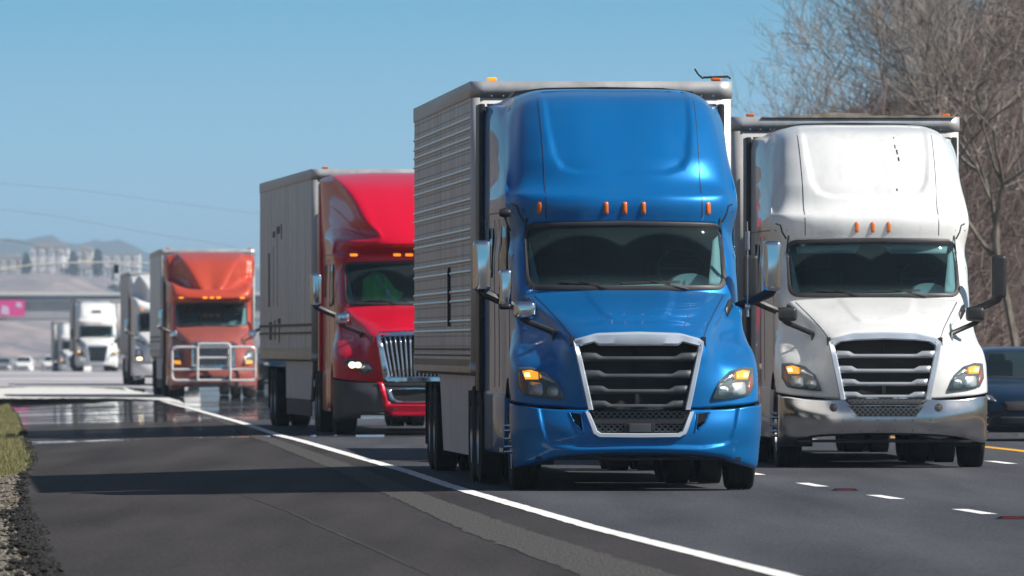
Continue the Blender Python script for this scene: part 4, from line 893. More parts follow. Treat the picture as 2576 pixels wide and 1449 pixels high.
# ------------------------------------------------------------------ trailers
T_SIDE = mat('weathered_trailer_aluminium', (.78, .765, .75), .5, .1, noise_s=1, noise_a=.3, stretch=(1, 2.2, .25), col2=(.9, .88, .86))
T_SIDE2 = mat('white_trailer_sheet', (.84, .82, .81), .4, 0, noise_s=1, noise_a=.14, stretch=(1, 2.5, .3), col2=(.92, .9, .88))
T_RAIL = mat('trailer_rail', (.52, .52, .52), .42, .45, noise_s=3, noise_a=.2)
T_FRONT = mat('trailer_front_sheet', (.55, .54, .53), .5, 0, noise_s=2, noise_a=.12)
T_SKIRT = mat('trailer_skirt', (.74, .73, .74), .55, 0, noise_s=2, noise_a=.12)
T_SKIRT2 = mat('rubber_skirt', (.09, .09, .095), .7)
RIB = mat('rib_edge', (.80, .80, .80), .30, .7)
def trailer(kind, cf, Yf, crr, Yr, label, h=4.13, half=1.33, side_m=T_SIDE, skirt=(1.0, 9.8), lod=0, zoff=0, front_m=T_FRONT, post_m=None):
    Xf, Xr = wx(cf, Yf), wx(crr, Yr); z = float(gz(Xf, Yf)) + zoff; L = math.hypot(Yr - Yf, Xr - Xf); rz = math.atan2(-(Xr - Xf), Yr - Yf)
    zr = float(gz(Xr, Yr)); T = empty('box_trailer', (Xf, Yf, z), rz, label, 'trailer', 'box trailers behind the trucks')
    zb = 1.13; post_m = post_m or T_RAIL
    # front wall with rounded vertical corners
    fp = []
    for t in np.linspace(0, math.pi/2, 6): fp.append((-half + .12 - .12*math.cos(math.pi/2 - t) if 0 else -half + .12 - .12*math.cos(t), .12 - .12*math.sin(t)))
    fp = [(x, y) for x, y in fp]; fr = fp + [(-x, y) for x, y in fp[::-1]]
    def strip(name, m, z0, z1, off):
        vs = []; n = len(fr)
        for (x, y) in fr:
            d = Vector((x, y - .12 if abs(x) > half - .12 else -.12)); 
            nx = (x - (half - .12) * (1 if x > 0 else -1)) / .12 if abs(x) > half - .12 else 0; ny = (y - .12) / .12 if abs(x) > half - .12 else -1
            vs.append((x + nx*off, y + ny*off, z0)); vs.append((x + nx*off, y + ny*off, z1))
        fs = [(2*i, 2*i+2, 2*i+3, 2*i+1) for i in range(n-1)]; b = MB(); b.add(vs, fs); o = b.build(name, m, T, recalc=False, auto=30)
        md = o.modifiers.new('thickness', 'SOLIDIFY'); md.thickness = .012; md.offset = 1; return o
    strip('front_wall', front_m, zb, h - .02, 0); strip('front_top_rail', T_RAIL, h - .17, h, .012); strip('front_bottom_rail', T_RAIL, zb - .02, zb + .10, .012)
    if lod < 2:
        b = MB()
        for xx in np.arange(-half + .2, half - .1, .12): b.cyl((xx, -.014, h - .15), (xx, -.024, h - .15), .008, n=6)
        b.build('front_rivets', T_RAIL, T)['kind'] = 'stuff'
    for sg in (-1, 1):
        xa, xb_ = sorted((sg*half, sg*(half - .03)))
        if kind == 'ribbed':
            MB().box(xa, xb_, .12, L, zb + .2, h - .16).build('side_wall', side_m, T)
            for zz in (3.76, 3.65, 3.555, 3.45, 3.235, 3.13, 2.92, 2.82, 2.61, 2.52, 2.29, 2.18, 1.98, 1.88, 1.67, 1.57):
                MB().cyl((sg*half, .14, zz), (sg*half, L - .03, zz), .017, n=14).build('side_rib', RIB, T, recalc=False, auto=50)
            b = MB()
            for zz in np.arange(1.4, 3.95, .105):
                for yy in np.arange(.25, L - .1, .16): b.box(*sorted((sg*half, sg*(half + .0012))), yy, yy + .035, zz, zz + .016)
            b.build('rivets', RIVET, T)['kind'] = 'stuff'
            for zz in (1.365, 1.30): MB().box(*sorted((sg*half, sg*(half+.014))), .14, L, zz, zz + .02).build('lower_bead', DARK, T)
            b = MB()
            for yy in np.arange(.3, L - .1, .22): b.box(*sorted((sg*half, sg*(half + .014))), yy, yy + .07, 1.20, 1.27)
            b.build('rail_slots', DARK, T)['kind'] = 'stuff'
            if sg < 0: MB().prism([(5.15, 1.62), (5.32, 1.62), (5.36, 2.2), (5.2, 2.25)], -half - .03, -half, 'x').build('hanging_strap', DARK, T)
        else:
            n = max(6, int(round(L / 1.22))); 
            MB().box(*sorted((sg*(half - .03), sg*(half - .045))), .12, L, zb, h - .1).build('side_liner', DARK, T)
            for k in range(n):
                y0 = .14 + k * (L - .14) / n; y1 = .14 + (k + 1) * (L - .14) / n - .022
                MB().box(xa, xb_, y0, y1, zb + .2, h - .16).build('side_panel', side_m, T)
                if lod < 2: MB().box(*sorted((sg*half, sg*(half + .008))), y0 + .02, y0 + .05, zb + .2, h - .16).box(*sorted((sg*half, sg*(half + .008))), y1 - .05, y1 - .02, zb + .2, h - .16).build('panel_bead', RIB, T)
            if lod < 2:
                MB().box(*sorted((sg*half, sg*(half+.02))), .14, L, 1.66, 1.70).build('wear_band', MARKL, T)
                MB().box(*sorted((sg*half, sg*(half+.02))), .14, L, 1.54, 1.57).build('wear_band', MARKL, T)
                b = MB()
                for yy in np.arange(.4, L - .2, .5): b.box(*sorted((sg*half, sg*(half + .016))), yy, yy + .3, 1.26, 1.32)
                b.build('reflective_tape', T_RAIL, T)['kind'] = 'stuff'
        MB().box(*sorted((sg*(half+.015), sg*(half-.03))), .12, L, h - .16, h + .005).build('top_rail', T_RAIL, T, bevel=.01)
        MB().box(*sorted((sg*(half+.012), sg*(half-.04))), .12, L, zb, zb + .20).build('bottom_rail', T_RAIL, T, bevel=.008)
        if skirt:
            a, c = skirt; x0, x1 = sorted((sg*(half - .06), sg*(half - .09)))
            m3 = (c - a) / 3
            for k in range(3):
                ya, yb_ = a + k*m3 + .01, a + (k+1)*m3 - .01; ins0 = .7 if k == 0 else 0; ins1 = 1.0 if k == 2 else 0
                MB().prism([(ya, 1.14), (yb_, 1.14), (yb_ - ins1*(1 if kind == 'ribbed' else .1), .27 if kind == 'ribbed' else .5), (ya + ins0, .27 if kind == 'ribbed' else .5)], x0, x1, 'x').build('skirt_panel', T_SKIRT, T)
                if kind != 'ribbed': MB().prism([(ya + ins0, .5), (yb_ - ins1*.1, .5), (yb_ - ins1*.2, .24), (ya + ins0, .24)], x0 + .005, x1 - .005, 'x').build('skirt_flap', T_SKIRT2, T)
        for yy in (L - 3.6, L - 2.35):
            for xx in (1.13, .80): wheel(T, sg*xx, yy, .5, .27, sg, rim=ALU, hub=False, lod=1)
        MB().box(*sorted((sg*.66, sg*1.27)), L - 1.6, L - 1.57, .3, 1.0).build('mud_flap', BLACK, T)
        MB().box(*sorted((sg*.75, sg*.87)), 2.3, 2.42, .30, 1.1).build('landing_leg', DARK, T)
        MB().box(*sorted((sg*half, sg*(half-.08))), L - .02, L + .05, zb, h).build('rear_post', T_RAIL, T)
        MB().box(*sorted((sg*.01, sg*(half-.09))), L, L + .04, zb + .1, h - .1).build('rear_door', T_FRONT, T)
    MB().box(-half + .01, half - .01, .1, L, h - .03, h - .004).build('roof', T_FRONT, T)
    MB().box(-half + .05, half - .05, .05, L, zb - .03, zb + .02).box(-.6, -.5, 6, L - .5, .78, 1.1).box(.5, .6, 6, L - .5, .78, 1.1).box(-1, 1, L - 3.7, L - 3.5, .42, .56).box(-1, 1, L - 2.45, L - 2.25, .42, .56).build('floor_frame', DARK, T)
    MB().box(-1.2, 1.2, L - .12, L - .02, .55, .65).build('rear_guard', DARK, T)
    if lod < 2:
        for sg in (-1, 1):
            rbox('clearance_light', AMBER_DIM if sg < 0 and kind == 'ribbed' else AMBER, T, (sg * (half - .2) + (0 if sg < 0 else .05), .0, h + .02), (.10, .05, .035), .012)
    return T, L
TA, LA = trailer('ribbed', 1513, 126.7, 1334, 141.5, 'grey trailer with horizontal ribs and rivets pulled by the blue truck', skirt=(.6, 9.4), front_m=T_SIDE)
MB().tube([(half_ := 1.05, .02, 4.16), (1.0, .0, 4.20), (.96, .0, 4.26)], .01, 5).tube([(1.05, .0, 4.17), (1.3, .0, 4.18), (1.33, .02, 4.16)], .012, 5).build('loose_cable', DARK, TA)
trailer('plain', 2128, 147.3, 1951, 162.5, 'pale trailer pulled by the white truck with the chrome bumper', side_m=T_SIDE2, half=1.345, zoff=-.03, h=4.15)
tr, lr = trailer('panelled', 1000, 192.5, 851, 210, 'tall grey trailer with vertical panel seams pulled by the red truck', side_m=T_SIDE, h=4.11, half=1.33)
for (y0, y1, z0, z1) in ((13.9,14.5,2.0,2.9),(12.6,12.75,1.99,3.0),(11.3,11.45,2.0,3.3),(10.6,11.6,3.2,3.32),(12.2,13.0,3.15,3.25),(9.9,10.1,3.1,3.35),(13.3,14.2,1.1+.35,1.75),(12.1,12.3,1.45,1.78),(10.6,10.8,1.4,1.78),(10.2,11.2,1.72,1.80)):
    MB().box(-1.339, -1.33, y0, y1, z0, z1).build('faded_letter', MARKL, tr)
trailer('panelled', 522, 344, 490, 361, 'white trailer with a bright front rail behind the orange truck', side_m=T_SIDE2, lod=1, half=1.31)
trailer('plain', 414, 450, 391, 466.5, 'grey trailer behind the half hidden white truck', side_m=T_SIDE, lod=2)
trailer('plain', 248, 712, 232, 728, 'distant brown grey trailer behind the whole-faced white truck', side_m=T_SIDE, lod=2)
trailer('plain', 178, 947, 171, 963, 'farthest brown grey trailer at the far left of the traffic', side_m=T_SIDE, lod=2)
# bent roof strip over the white truck

wt = bpy.data.objects['box_trailer.001']
b = MB(); P_ = [(x, 4.165 + .028 * noise.noise((x * 1.7, 4, 2)) + .016 * noise.noise((x * 6, 1, 2)) + (.03 if -.3 < x < .25 else 0)) for x in np.linspace(-1.0, 1.3, 40)]
b.prism([(x, 4.14) for x, z_ in P_][::-1] + P_, -.04, .02); b.build('bent_roof_lip', mat('weathered_lip', (.36, .30, .24), .7, noise_s=6, noise_a=.5), wt)
HAZE = .00014
# ------------------------------------------------------------------ cars
def car(px, Y, label, P, z=None, rz=.045, length=4.6, width=1.84, height=1.45, group='cars in the traffic', lod=0):
    X = wx(px, Y); T = empty('car', (X, Y, float(gz(X, Y)) if z is None else z), rz, label, 'car', group); hw = width / 2; s = height / 1.45
    rows = [[(0,.30,-.02),(.45,.30,.0),(.72,.30,.12),(.88,.30,.38),(hw,.30,.8),(hw,.30,2.4),(hw*.97,.32,length)],
            [(0,.55,-.06),(.45,.55,-.03),(.72,.55,.10),(.89,.55,.38),(hw,.55,.8),(hw,.55,2.4),(hw*.97,.55,length+.03)],
            [(0,.72,.02),(.45,.72,.05),(.72,.73,.18),(.87,.76,.45),(hw*.98,.80,.9),(hw*.98,.85,2.4),(hw*.95,.9,length)],
            [(0,.86,.45),(.45,.87,.48),(.68,.89,.6),(.80,.92,.85),(hw*.94,.95,1.2),(hw*.95,.96,2.4),(hw*.92,.98,length-.1)],
            [(0,.98,1.25),(.45,.985,1.27),(.66,.99,1.35),(.77,1.0,1.5),(hw*.90,1.0,1.75),(hw*.91,1.0,2.6),(hw*.86,1.02,length-.4)],
            [(0,1.22,1.75),(.42,1.22,1.77),(.60,1.21,1.85),(.70,1.2,1.98),(.77,1.2,2.15),(.78,1.2,2.8),(.74,1.2,length-.75)],
            [(0,1.40,2.2),(.38,1.395,2.22),(.53,1.385,2.28),(.60,1.37,2.38),(.65,1.36,2.5),(.66,1.36,3.0),(.62,1.36,length-1.1)],
            [(0,1.45,2.9),(.38,1.445,2.9),(.52,1.435,2.9),(.57,1.425,2.95),(.61,1.41,3.0),(.62,1.41,3.2),(.58,1.4,length-1.3)]]
    rows = [[(x * width / 1.84, z_ * s, d) for x, z_, d in r] for r in rows]
    L = Loft(rows, .05 if not lod else .1); wh = lambda x, y, z_: (np.abs(x) > .7) & (((y - .95)**2 + (z_ - .33)**2 < .36**2) | ((y - length + .95)**2 + (z_ - .33)**2 < .36**2))
    ws_o = rpoly(sym([(0,1.0*s),(.69,1.01*s),(.56,1.375*s),(0,1.39*s)]), .05, 4); ws_i = [(x * .94, 1.19*s + (z_ - 1.19*s) * .90) for x, z_ in ws_o]
    L.build('body', P, T, [wh, fhole(ws_i, 3)])
    o_, i_ = pair(ws_o, ws_i, .08); ring(L.bvh, o_, i_, 'windscreen_seal', DARK, T, h=.006, inset=.02)
    patch(L.bvh, ws_i, 'windscreen', GLASS_CAR, T, off=0, thick=0, res=.1)
    MB().box(-.75, .75, 3.4, 3.42, .4, 1.38*s).box(-.8, .8, 1.3, 3.4, .5, .55).build('cabin_lining', INT, T)
    MB().prism([(1.35, .97*s), (1.8, 1.02*s), (1.85, .7)], -.72, .72, 'x').build('dashboard', DASH, T)
    for sg in (-1, 1):
        f = lambda A: [(sg*x, z_*s) for x, z_ in A][::sg]
        rbox('seat', DARK, T, (sg*.38, 2.6, .95*s), (.46, .14, .6), .06); rbox('seat_headrest', DARK, T, (sg*.38, 2.6, 1.26*s), (.24, .1, .17), .04)
        patch(L.bvh, rpoly(f([(.52,.66),(.86,.68),(.87,.80),(.60,.75)]), .02, 3), 'headlight', HOUS, T, off=.004, thick=.004)
        patch(L.bvh, rpoly(f([(.62,.69),(.74,.69),(.74,.74),(.64,.735)]), .02, 3), 'headlight_lamp', REFL, T, off=.012, thick=.004)
        patch(L.bvh, rpoly([(2.0,1.05*s),(3.6,1.06*s),(3.1,1.34*s),(2.45,1.34*s)], .04, 3), 'side_window', GLASS_D, T, off=.004, thick=.003, axis='x', side=sg, res=.2)
        rbox('door_mirror', P, T, (sg*(hw + .08), 1.75, 1.02*s), (.2, .14, .13), .04)
        for yy in (.95, length - .95):
            w_ = wheel(T, sg*(hw - .12), yy, .33, .21, sg, rim=ALU, hub=False, lod=1)
    patch(L.bvh, sym([(0,.52*s),(.40,.52*s),(.46,.66*s),(0,.68*s)]), 'grille', DARK, T, off=.004, thick=.004)
    patch(L.bvh, sym([(0,.33*s),(.55,.33*s),(.50,.45*s),(0,.45*s)]), 'lower_intake', DARK, T, off=.004, thick=.004)
    MB().box(-hw + .1, hw - .1, .3, length - .3, .22, .3).build('underbody', DARK, T)
    return T, L
_Xc, _Yc = px_to_road(2640, 1117)
car(2602, 174, 'dark blue car at the right edge, beside the white truck with chrome bumper', P_TEAL, z=-.03, rz=.02, height=1.44, width=1.9)
car(722, 392, 'dark teal car low in the gap between the orange and red trucks', P_TEAL, lod=1, height=1.75)
car(735, 425, 'bright blue vehicle roof showing between the orange and red trucks', mat('bright_blue_car_paint', (.01, .15, .5), .3, .3, 1), lod=1, height=2.1, z=.3)
car(60, 1150, 'far white car with a dark red roof at the far left', P_WHITE2, lod=1, height=1.7, z=-1.15)
car(130, 1120, 'far blurred white car beside the farthest trailer', P_WHITE2, lod=1, height=1.75, z=-1.1)
car(8, 1180, 'far pale silver car at the left edge of the picture', P_SILVER, lod=1, height=1.6, z=-1.2)
# ------------------------------------------------------------------ trees
BARK = mat('grey_brown_bark', (.12, .10, .09), .9, noise_s=2, noise_a=.45, col2=(.30, .26, .22), stretch=(3, 3, .8), bump=.4)
TWIG = mat('bare_twigs', (.20, .165, .15), .9, noise_s=.8, noise_a=.4, col2=(.42, .37, .33))
BRUSH = mat('winter_brush', (.04, .024, .023), .95, noise_s=.8, noise_a=.55, col2=(.18, .115, .105), world=True)
BRUSH2 = mat('pale_brush_stems', (.17, .125, .11), .95, noise_s=.6, noise_a=.45, world=True)
def tree_mesh(seed, height, r0, spread=.5, lean=(0, 0), depth=7, bushy=1.0):
    rd = random.Random(seed); segs = []; tw = []
    def grow(p, d, ln, r, lev):
        n = 3; pts = [p.copy()]; rr = [r]
        for k in range(n):
            d = (d + Vector((rd.gauss(0, .13), rd.gauss(0, .13), rd.gauss(.03, .08)))).normalized(); p = p + d * (ln / n); pts.append(p.copy()); rr.append(r * (1 - .35 * (k + 1) / n))
            if lev < depth and rd.random() < .45 * bushy and lev > 0:
                sd = (d + Vector((rd.gauss(0, .8), rd.gauss(0, .8), rd.gauss(.1, .5)))).normalized(); grow(p, sd, ln * rd.uniform(.45, .7), r * .5, lev + 2)
        (segs if lev < depth - 2 else tw).append((pts, rr))
        if lev < depth:
            for _ in range(rd.choice([2, 2, 3]) if lev else 3):
                sd = (d + Vector((rd.gauss(0, spread), rd.gauss(0, spread), rd.gauss(.12, .25)))).normalized()
                grow(p, sd, ln * rd.uniform(.68, .88), r * rd.uniform(.55, .7), lev + 1)
    grow(Vector((0, 0, -.3)), Vector((lean[0], lean[1], 1)).normalized(), height * .24, r0, 0)
    return segs, tw
def build_tree(name, seed, height, r0, **k):
    segs, tw = tree_mesh(seed, height, r0, **k); b = MB(); c = MB()
    for pts, rr in segs: b.tube(pts, [max(.010, q) for q in rr], 5)
    for pts, rr in tw: c.tube(pts, [max(.0045, q) for q in rr], 3)
    root = empty(name); t = b.build('trunk', BARK, root, smooth=True, recalc=False); q = c.build('crown', TWIG, root, recalc=False)
    return root
protos = [build_tree('bare_tree', 11, 14, .13, spread=.42, depth=8, bushy=.75), build_tree('bare_tree', 23, 12.5, .11, spread=.5, depth=8), build_tree('bare_tree', 5, 11.5, .10, spread=.40, lean=(-.5, 0), depth=8, bushy=.85)]
GT = 'bare winter trees right of the road'
places = [ # picture x, depth, proto, scale, turn, label
 (2570, 300, 0, .92, .3, 'tall bare tree above the pale trailer roof, its crown spreading over the sky'),
 (2500, 318, 2, .86, .1, 'bare tree leaning left above the white trailer, outermost into the sky'),
 (2660, 285, 1, 1.12, 1.1, 'big bare tree at the top right with thick forking limbs'),
 (2710, 262, 0, 1.0, 2.0, 'bare tree cut by the right edge of the picture'),
 (2620, 340, 1, 1.15, 4.0, 'dense bare tree behind the tall ones, above the white trailer corner'),
 (2400, 380, 2, .62, .5, 'low thin bare tree just over the left part of the white trailer roof'),
 (2650, 360, 0, 1.25, 5.0, 'dark bare tree deep in the wood at the right'),
 (2560, 400, 2, 1.35, 1.7, 'bare tree far back in the wood at the right, pale limbs'),
 (2530, 420, 0, 1.0, 3.6, 'bare tree far back between the leaning tree and the dense wood')]
used = set()
for px, Y, pi, sc, rz, lab in places:
    pr = protos[pi]
    if pi not in used: root = pr; used.add(pi)
    else:
        root = pr.copy(); COL.objects.link(root)
        for ch in pr.children:
            c = ch.copy(); COL.objects.link(c); c.parent = root
    X = wx(px, Y); o_ = X - float(edge(Y)); root.location = (X, Y, terr_z(o_, Y)); root.rotation_euler = (0, 0, rz); root.scale = (sc,) * 3
    tag(root, lab, 'tree', GT)
def twig_field(name, n, xlo, Ylo, Yhi, top, lmin, lmax, w, m, xr=2700, seed=1, upr=.8):
    g = np.random.default_rng(seed); Y = g.uniform(Ylo, Yhi, n); px = xlo + (xr - xlo) * g.random(n)**.8; X = (px - CX) / FP * Y
    zt = np.array([top(p) for p in px]) * (.9 + .2 * g.random(n)); z0 = np.array([terr_z(x - float(edge(y)), y) for x, y in zip(X, Y)]); z = z0 + (zt - z0) * g.random(n)**1.15
    P0 = np.stack([X, Y, z], -1); d = np.stack([g.normal(0, .8, n), g.normal(0, .4, n), g.normal(upr, .7, n)], -1); d /= np.linalg.norm(d, axis=1)[:, None]
    ln = g.uniform(lmin, lmax, n)[:, None]; mid = P0 + d * ln * .5 + g.normal(0, .05, (n, 3)) * ln; end = P0 + d * ln + g.normal(0, .12, (n, 3)) * ln
    wv = np.stack([np.ones(n), np.zeros(n), -d[:, 0] / np.maximum(.3, np.abs(d[:, 2])) * np.sign(d[:, 2])], -1); wv /= np.linalg.norm(wv, axis=1)[:, None]; wv *= w * g.uniform(.5, 1.5, n)[:, None]
    V = np.stack([P0 - wv, P0 + wv, mid + wv * .7, mid - wv * .7, end], 1).reshape(-1, 3); base = np.arange(n) * 5
    F = [(a, a+1, a+2, a+3) for a in base.tolist()] + [(a+3, a+2, a+4) for a in base.tolist()]
    me = bpy.data.meshes.new(name); me.from_pydata(V.tolist(), [], F); o = link(name, me, m); o['kind'] = 'stuff'; return o
def topf(px): return float(np.interp(px, [1900, 2000, 2100, 2250, 2400, 2480, 2600, 2700], [5.0, 6.6, 7.2, 7.8, 8.6, 10.2, 12.0, 12.5]))
twig_field('thicket', 130000, 1880, 320, 400, topf, .3, 1.0, .010, BRUSH, seed=3, upr=.45)
twig_field('brush_stems', 16000, 1950, 300, 360, lambda p: topf(p) * .9, .6, 2.2, .012, BRUSH2, seed=4, upr=.9)
# winter wood along the left side of the road, outside the frame, mirrored in paint and chrome
LW = mat('left_wood_twigs', (.05, .038, .03), .95, noise_s=.5, noise_a=.6, col2=(.16, .125, .095), world=True)
vs = []; ysl = np.arange(-80, 960, 8)
for Y in ysl:
    for k, (o_, h_) in enumerate([(-10, 0), (-11, 3), (-13, 5.5), (-16, 6.8), (-21, 7.5), (-34, 7.5)]):
        X = float(edge(Y)) + o_ + 1.2 * noise.noise((Y * .07, k, 3)); vs.append((X, float(Y), terr_z(o_, Y) * (h_ == 0) + h_ * (1 + .25 * noise.noise((Y * .05, k * .6, 8)) + .15 * noise.noise((Y * .2, k, 2)))))
me = bpy.data.meshes.new('left_woodland'); me.from_pydata(vs, [], [(j*6+i, (j+1)*6+i, (j+1)*6+i+1, j*6+i+1) for j in range(len(ysl)-1) for i in range(5)]); o = link('left_woodland', me, LW); o['kind'] = 'stuff'
# wooded bank behind the thicket
BANK = mat('leaf_litter_bank', (.06, .045, .04), .95, noise_s=.6, noise_a=.5, col2=(.13, .095, .085), world=True)
vs = []; nx, ny = 90, 14
for j in range(ny):
    for i in range(nx):
        px = 1860 + i * 12; Y = 402 + j * 6; X = wx(px, Y); h = topf(px) * .78 * math.sin(min(1, (j + .5) / 5) * math.pi / 2); h += 1.1 * noise.noise((X * .9, Y * .3, 0)) + .5 * noise.noise((X * 2.6, Y, 4))
        vs.append((X, Y, max(-.5, h if j else -.5)))
me = bpy.data.meshes.new('wooded_bank'); me.from_pydata(vs, [], [(j*nx+i, j*nx+i+1, (j+1)*nx+i+1, (j+1)*nx+i) for j in range(ny-1) for i in range(nx-1)]); o = link('wooded_bank', me, BANK); o['kind'] = 'structure'
# ------------------------------------------------------------------ far background
RIDGE = mat('wooded_ridge', (.04, .05, .045), .95, noise_s=.02, noise_a=.4, world=True)
def ridge(name, prof_px, Y0, Y1, m, rough, x0=-300, x1=2700, n=260, ny=10, base=-4):
    vs = []
    for j in range(ny):
        u = j / (ny - 1)
        for i in range(n):
            px = x0 + (x1 - x0) * i / (n - 1); Y = Y0 + (Y1 - Y0) * u; py = float(np.interp(px, [p[0] for p in prof_px], [p[1] for p in prof_px]))
            top = EYE + (HY - py) / FP * Y1; X = wx(px, Y1) 
            z = base + (top - base) * math.sin(u * math.pi / 2) + rough * (noise.noise((X * .02, u * 3, 0)) + .8 * noise.noise((X * .06, u * 9, 2)) + .4 * noise.noise((X * .3, u * 20, 5))) * (u > 0)
            vs.append((X, Y, z))
    me = bpy.data.meshes.new(name); me.from_pydata(vs, [], [(j*n+i, j*n+i+1, (j+1)*n+i+1, (j+1)*n+i) for j in range(ny-1) for i in range(n-1)]); o = link(name, me, m); o['kind'] = 'structure'; return o
ridge('far_hills', [(-300,620),(0,618),(60,606),(110,600),(150,612),(210,608),(260,606),(310,606),(350,625),(400,650),(500,668),(640,672),(900,700),(1900,720),(2700,740)], 9000, 11000, RIDGE, 8)
SCRUB = mat('pinkish_scrub_slope', (.10, .12, .17), .95, noise_s=.05, noise_a=.3, col2=(.42, .31, .28), world=True, stretch=(1, .3, 1))
ridge('hillside', [(-300,705),(0,702),(150,696),(300,700),(380,735),(500,800),(700,850),(1400,862),(2700,865)], 2600, 4300, SCRUB, 1.2)
CREAM = mat('cream_wall', (.88, .79, .70), .85); CREAM2 = mat('off_white_wall', (.9, .87, .83), .85); ROOFM = mat('grey_shingle', (.42, .38, .37), .9); WINM = mat('dark_pane', (.24, .30, .38), .3)
Yh = 4150
def condo(x0, x1, ytop, ybot, lab, m, ncol, nrow=3, gable=True):
    X0, X1 = wx(x0, Yh), wx(x1, Yh); Z1, Z0 = wz(ytop, Yh), wz(ybot, Yh) - 6; T = empty('apartment_house', ((X0 + X1) / 2, Yh, Z0), 0, lab, 'building', 'pale apartment houses on the hill'); w = (X1 - X0) / 2; h = Z1 - Z0
    b = MB().box(-w, w, 0, 9, 0, h)
    for k in range(ncol):
        if k % 2 == 0: b.box(-w + 2*w*k/ncol + .1, -w + 2*w*(k+1)/ncol - .1, -.9, 0, 0, h * .97 + (1.1 if (k * 7 + ncol) % 4 == 0 else 0))
    b.build('wall', m, T)
    if gable: MB().prism([(-w - .5, h), (w + .5, h), (w * .4, h + 1.7), (-w * .4, h + 1.7)], -1.1, 9.4).build('roof', ROOFM, T)
    else: MB().box(-w - .2, w + .2, -1, 9.2, h, h + .4).build('roof', ROOFM, T)
    vis = wz(ybot, Yh); vis = (Z1 - vis); fl = vis / nrow
    for r in range(nrow):
        for k in range(ncol):
            xc = -w + 2*w*(k + .5)/ncol; zc = h - fl * (r + .55); y = -.95 if k % 2 == 0 else -.05
            MB().box(xc - .42*w/ncol, xc + .42*w/ncol, y, y + .06, zc - fl*.26, zc + fl*.2).build('window', WINM, T)
condo(-20, 62, 650, 712, 'cream apartment house at the left edge of the hill', CREAM, 7)
condo(76, 172, 622, 708, 'widest cream apartment house, highest on the hill', CREAM2, 8)
condo(196, 232, 630, 705, 'narrow off-white apartment house between the two wide ones on the hill', CREAM, 4)
condo(262, 352, 640, 712, 'off-white apartment house with a flat roof, rightmost on the hill', CREAM2, 7, gable=False)
condo(40, 130, 684, 728, 'lower cream apartment row below the widest house on the hill', CREAM, 8, 2, gable=False)
condo(150, 290, 676, 722, 'long lower off-white row in front of the hill top houses', CREAM2, 12, 2)
# overpass
Yo = 1350; OV = empty('overpass', (wx(150, Yo), Yo, 0), 0, 'grey road bridge crossing over the highway in the distance', 'bridge')
CB1 = mat('bridge_concrete', (.42, .41, .42), .85, noise_s=.15, noise_a=.25); CB2 = mat('parapet_concrete', (.72, .71, .69), .8); CB3 = mat('bridge_girder', (.24, .27, .31), .7)
z1, z2, z3, z4 = wz(735, Yo), wz(743, Yo), wz(758, Yo), wz(803, Yo)
MB().box(-60, 60, 0, .4, z2, z1).build('parapet', CB2, OV); MB().box(-60, 60, .2, 12, z3, z2).build('deck', CB3, OV)
MB().box(-60, 60, .6, 11, z4 + .15, z3).build('girder', CB1, OV); MB().box(-60, 60, .4, 11.4, z4 - .12, z4 + .15).build('girder_flange', CB3, OV)
for xx in (-16, 3.5, 22): MB().box(xx, xx + 1.2, 2, 10, -4, z4).build('pier', CB1, OV)
BB_ = empty('banner', (wx(28, Yo), Yo - .3, 0), 0, 'bright pink advertising banner with pale blurred print on the bridge', 'banner')
MB().box(-1.6, 1.5, -.1, 0, wz(796, Yo), wz(755, Yo)).build('banner_sheet', mat('pink_banner', (.85, .06, .32), .6), BB_)
MB().prism([(-1.1, wz(790, Yo)), (-.2, wz(792, Yo)), (-.3, wz(772, Yo)), (-1.0, wz(768, Yo))], -.13, -.1).prism([(.5, wz(772, Yo)), (1.2, wz(774, Yo)), (1.1, wz(762, Yo)), (.6, wz(760, Yo))], -.13, -.1).build('banner_print', mat('pale_print', (.75, .6, .8), .6), BB_)
# span wire with hanging signal head
Yw = 520; pts = [(-120, 700), (0, 680), (75, 667), (150, 662), (230, 660), (300, 660), (380, 663), (520, 668), (760, 672)]
tag(MB().tube([(wx(x, Yw), Yw, wz(y, Yw)) for x, y in pts], .038, 6).build('span_wire', mat('pale_cable', (.60, .58, .52), .6)), 'thick pale cable hanging across the road below the hill houses', 'cable')
sg_ = empty('traffic_signal', (wx(293, Yw), Yw, wz(662, Yw)), 0, 'small dark signal head hanging from the thick pale cable', 'traffic signal')
rbox('signal_body', DARK, sg_, (0, 0, -.25), (.20, .16, .38), .03); MB().cyl((0,0,-.08),(0,0,.06),.02).build('hanger', DARK, sg_)
MB().cyl((0,-.08,-.17),(0,-.12,-.17),.06).cyl((0,-.08,-.33),(0,-.12,-.33),.06).build('visor', BLACK, sg_)
for pts, lab in (([(-200, 450), (0, 461), (200, 478), (400, 505), (640, 537), (900, 575)], 'upper thin power line across the blue sky at the left'), ([(-200, 505), (0, 526), (150, 545), (350, 582), (600, 622)], 'lower thin power line across the sky at the left')):
    tag(MB().tube([(wx(x, 640), 640, wz(y, 640)) for x, y in pts], .008, 4).build('power_line', mat('dark_cable', (.16, .20, .24), .6)), lab, 'power line', 'power lines over the road')
tag(MB().tube([(wx(x, 900), 900, wz(y, 900)) for x, y in [(-100,598),(0,602),(60,610),(160,640),(300,668),(420,690)]], .03, 5).build('power_line', mat('dark_cable2', (.14, .15, .16), .6)), 'sagging dark cable in front of the hill houses', 'power line', 'power lines over the road')
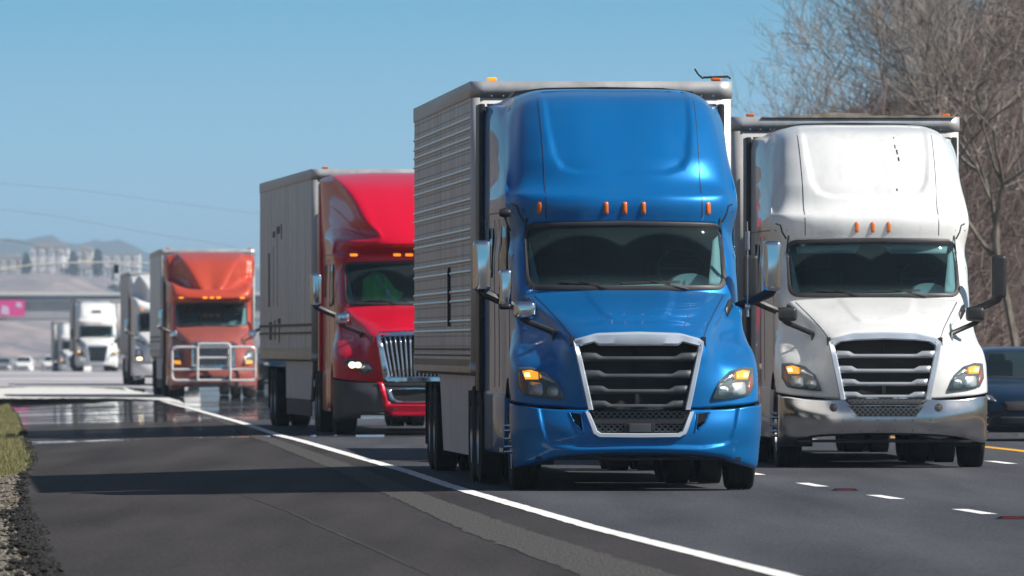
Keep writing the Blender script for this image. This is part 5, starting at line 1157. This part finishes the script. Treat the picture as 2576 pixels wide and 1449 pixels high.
# tree clumps between and below the hill houses
CL = mat('hazy_tree_foliage', (.05, .055, .05), .95, noise_s=.3, noise_a=.4, world=True)
for i, (px, py, w_, h_) in enumerate([(66, 700, 22, 60), (184, 702, 20, 66), (246, 700, 24, 70), (10, 730, 40, 34), (120, 742, 60, 30), (215, 740, 50, 28), (330, 735, 60, 40), (372, 742, 40, 46), (35, 745, 46, 30), (285, 748, 50, 28)]):
    Yt = 4120 - i * 12 if i < 3 else 4020 - i * 10; s_ = FP / Yt; X, Z = wx(px, Yt), wz(py, Yt); g = np.random.default_rng(40 + i); n = 260
    W_, H_ = w_ / s_ / 2, h_ / s_; root = empty('hill_tree', (X, Yt, Z - 2), 0, None, 'tree', 'hazy trees among the hill houses')
    root['label'] = ['hazy dark tree between the leftmost and widest hill houses', 'hazy dark tree right of the widest hill house', 'hazy dark tree left of the flat roofed hill house', 'low tree clump under the leftmost hill house', 'low tree clump under the lower cream row', 'low tree clump under the long off-white row', 'tree clump at the right foot of the hill houses', 'tree clump beside the hanging signal head on the hill', 'tree clump in front of the lower cream row, left end', 'tree clump in front of the long off-white row, right end'][i]
    b = MB().cyl((0, 0, 0), (0, 0, H_ * .6), .3, .12, 6); b.build('trunk', BARK, root)
    b = MB()
    for _ in range(n):
        t, u, v = g.uniform(0, 6.283), g.random()**.5, g.random(); c = Vector((W_ * u * math.cos(t) * math.sin(math.pi * min(.95, .25 + .7 * v)), W_ * .6 * u * math.sin(t), 2 + H_ * (.15 + .85 * v)))
        d1 = Vector(g.normal(0, 1, 3)).normalized() * .9; d2 = d1.cross(Vector(g.normal(0, 1, 3))).normalized() * .8; b.add([c - d1, c + d2, c + d1, c - d2], [(0, 1, 2, 3)])
    b.build('crown', CL, root, recalc=False)
# ------------------------------------------------------------------ haze
ME = MB().box(-1500, 900, -40, 12500, -7, 90)
hz = ME.build('haze', None); hz['kind'] = 'stuff'
hm = bpy.data.materials.new('haze_air'); hm.use_nodes = True; hn = hm.node_tree; hn.nodes.clear()
ho = hn.nodes.new('ShaderNodeOutputMaterial'); hv = hn.nodes.new('ShaderNodeVolumePrincipled')
hv.inputs['Color'].default_value = (.62, .82, 1, 1); hv.inputs['Density'].default_value = HAZE; hv.inputs['Anisotropy'].default_value = .2
hn.links.new(hv.outputs[0], ho.inputs['Volume']); hz.data.materials.append(hm)
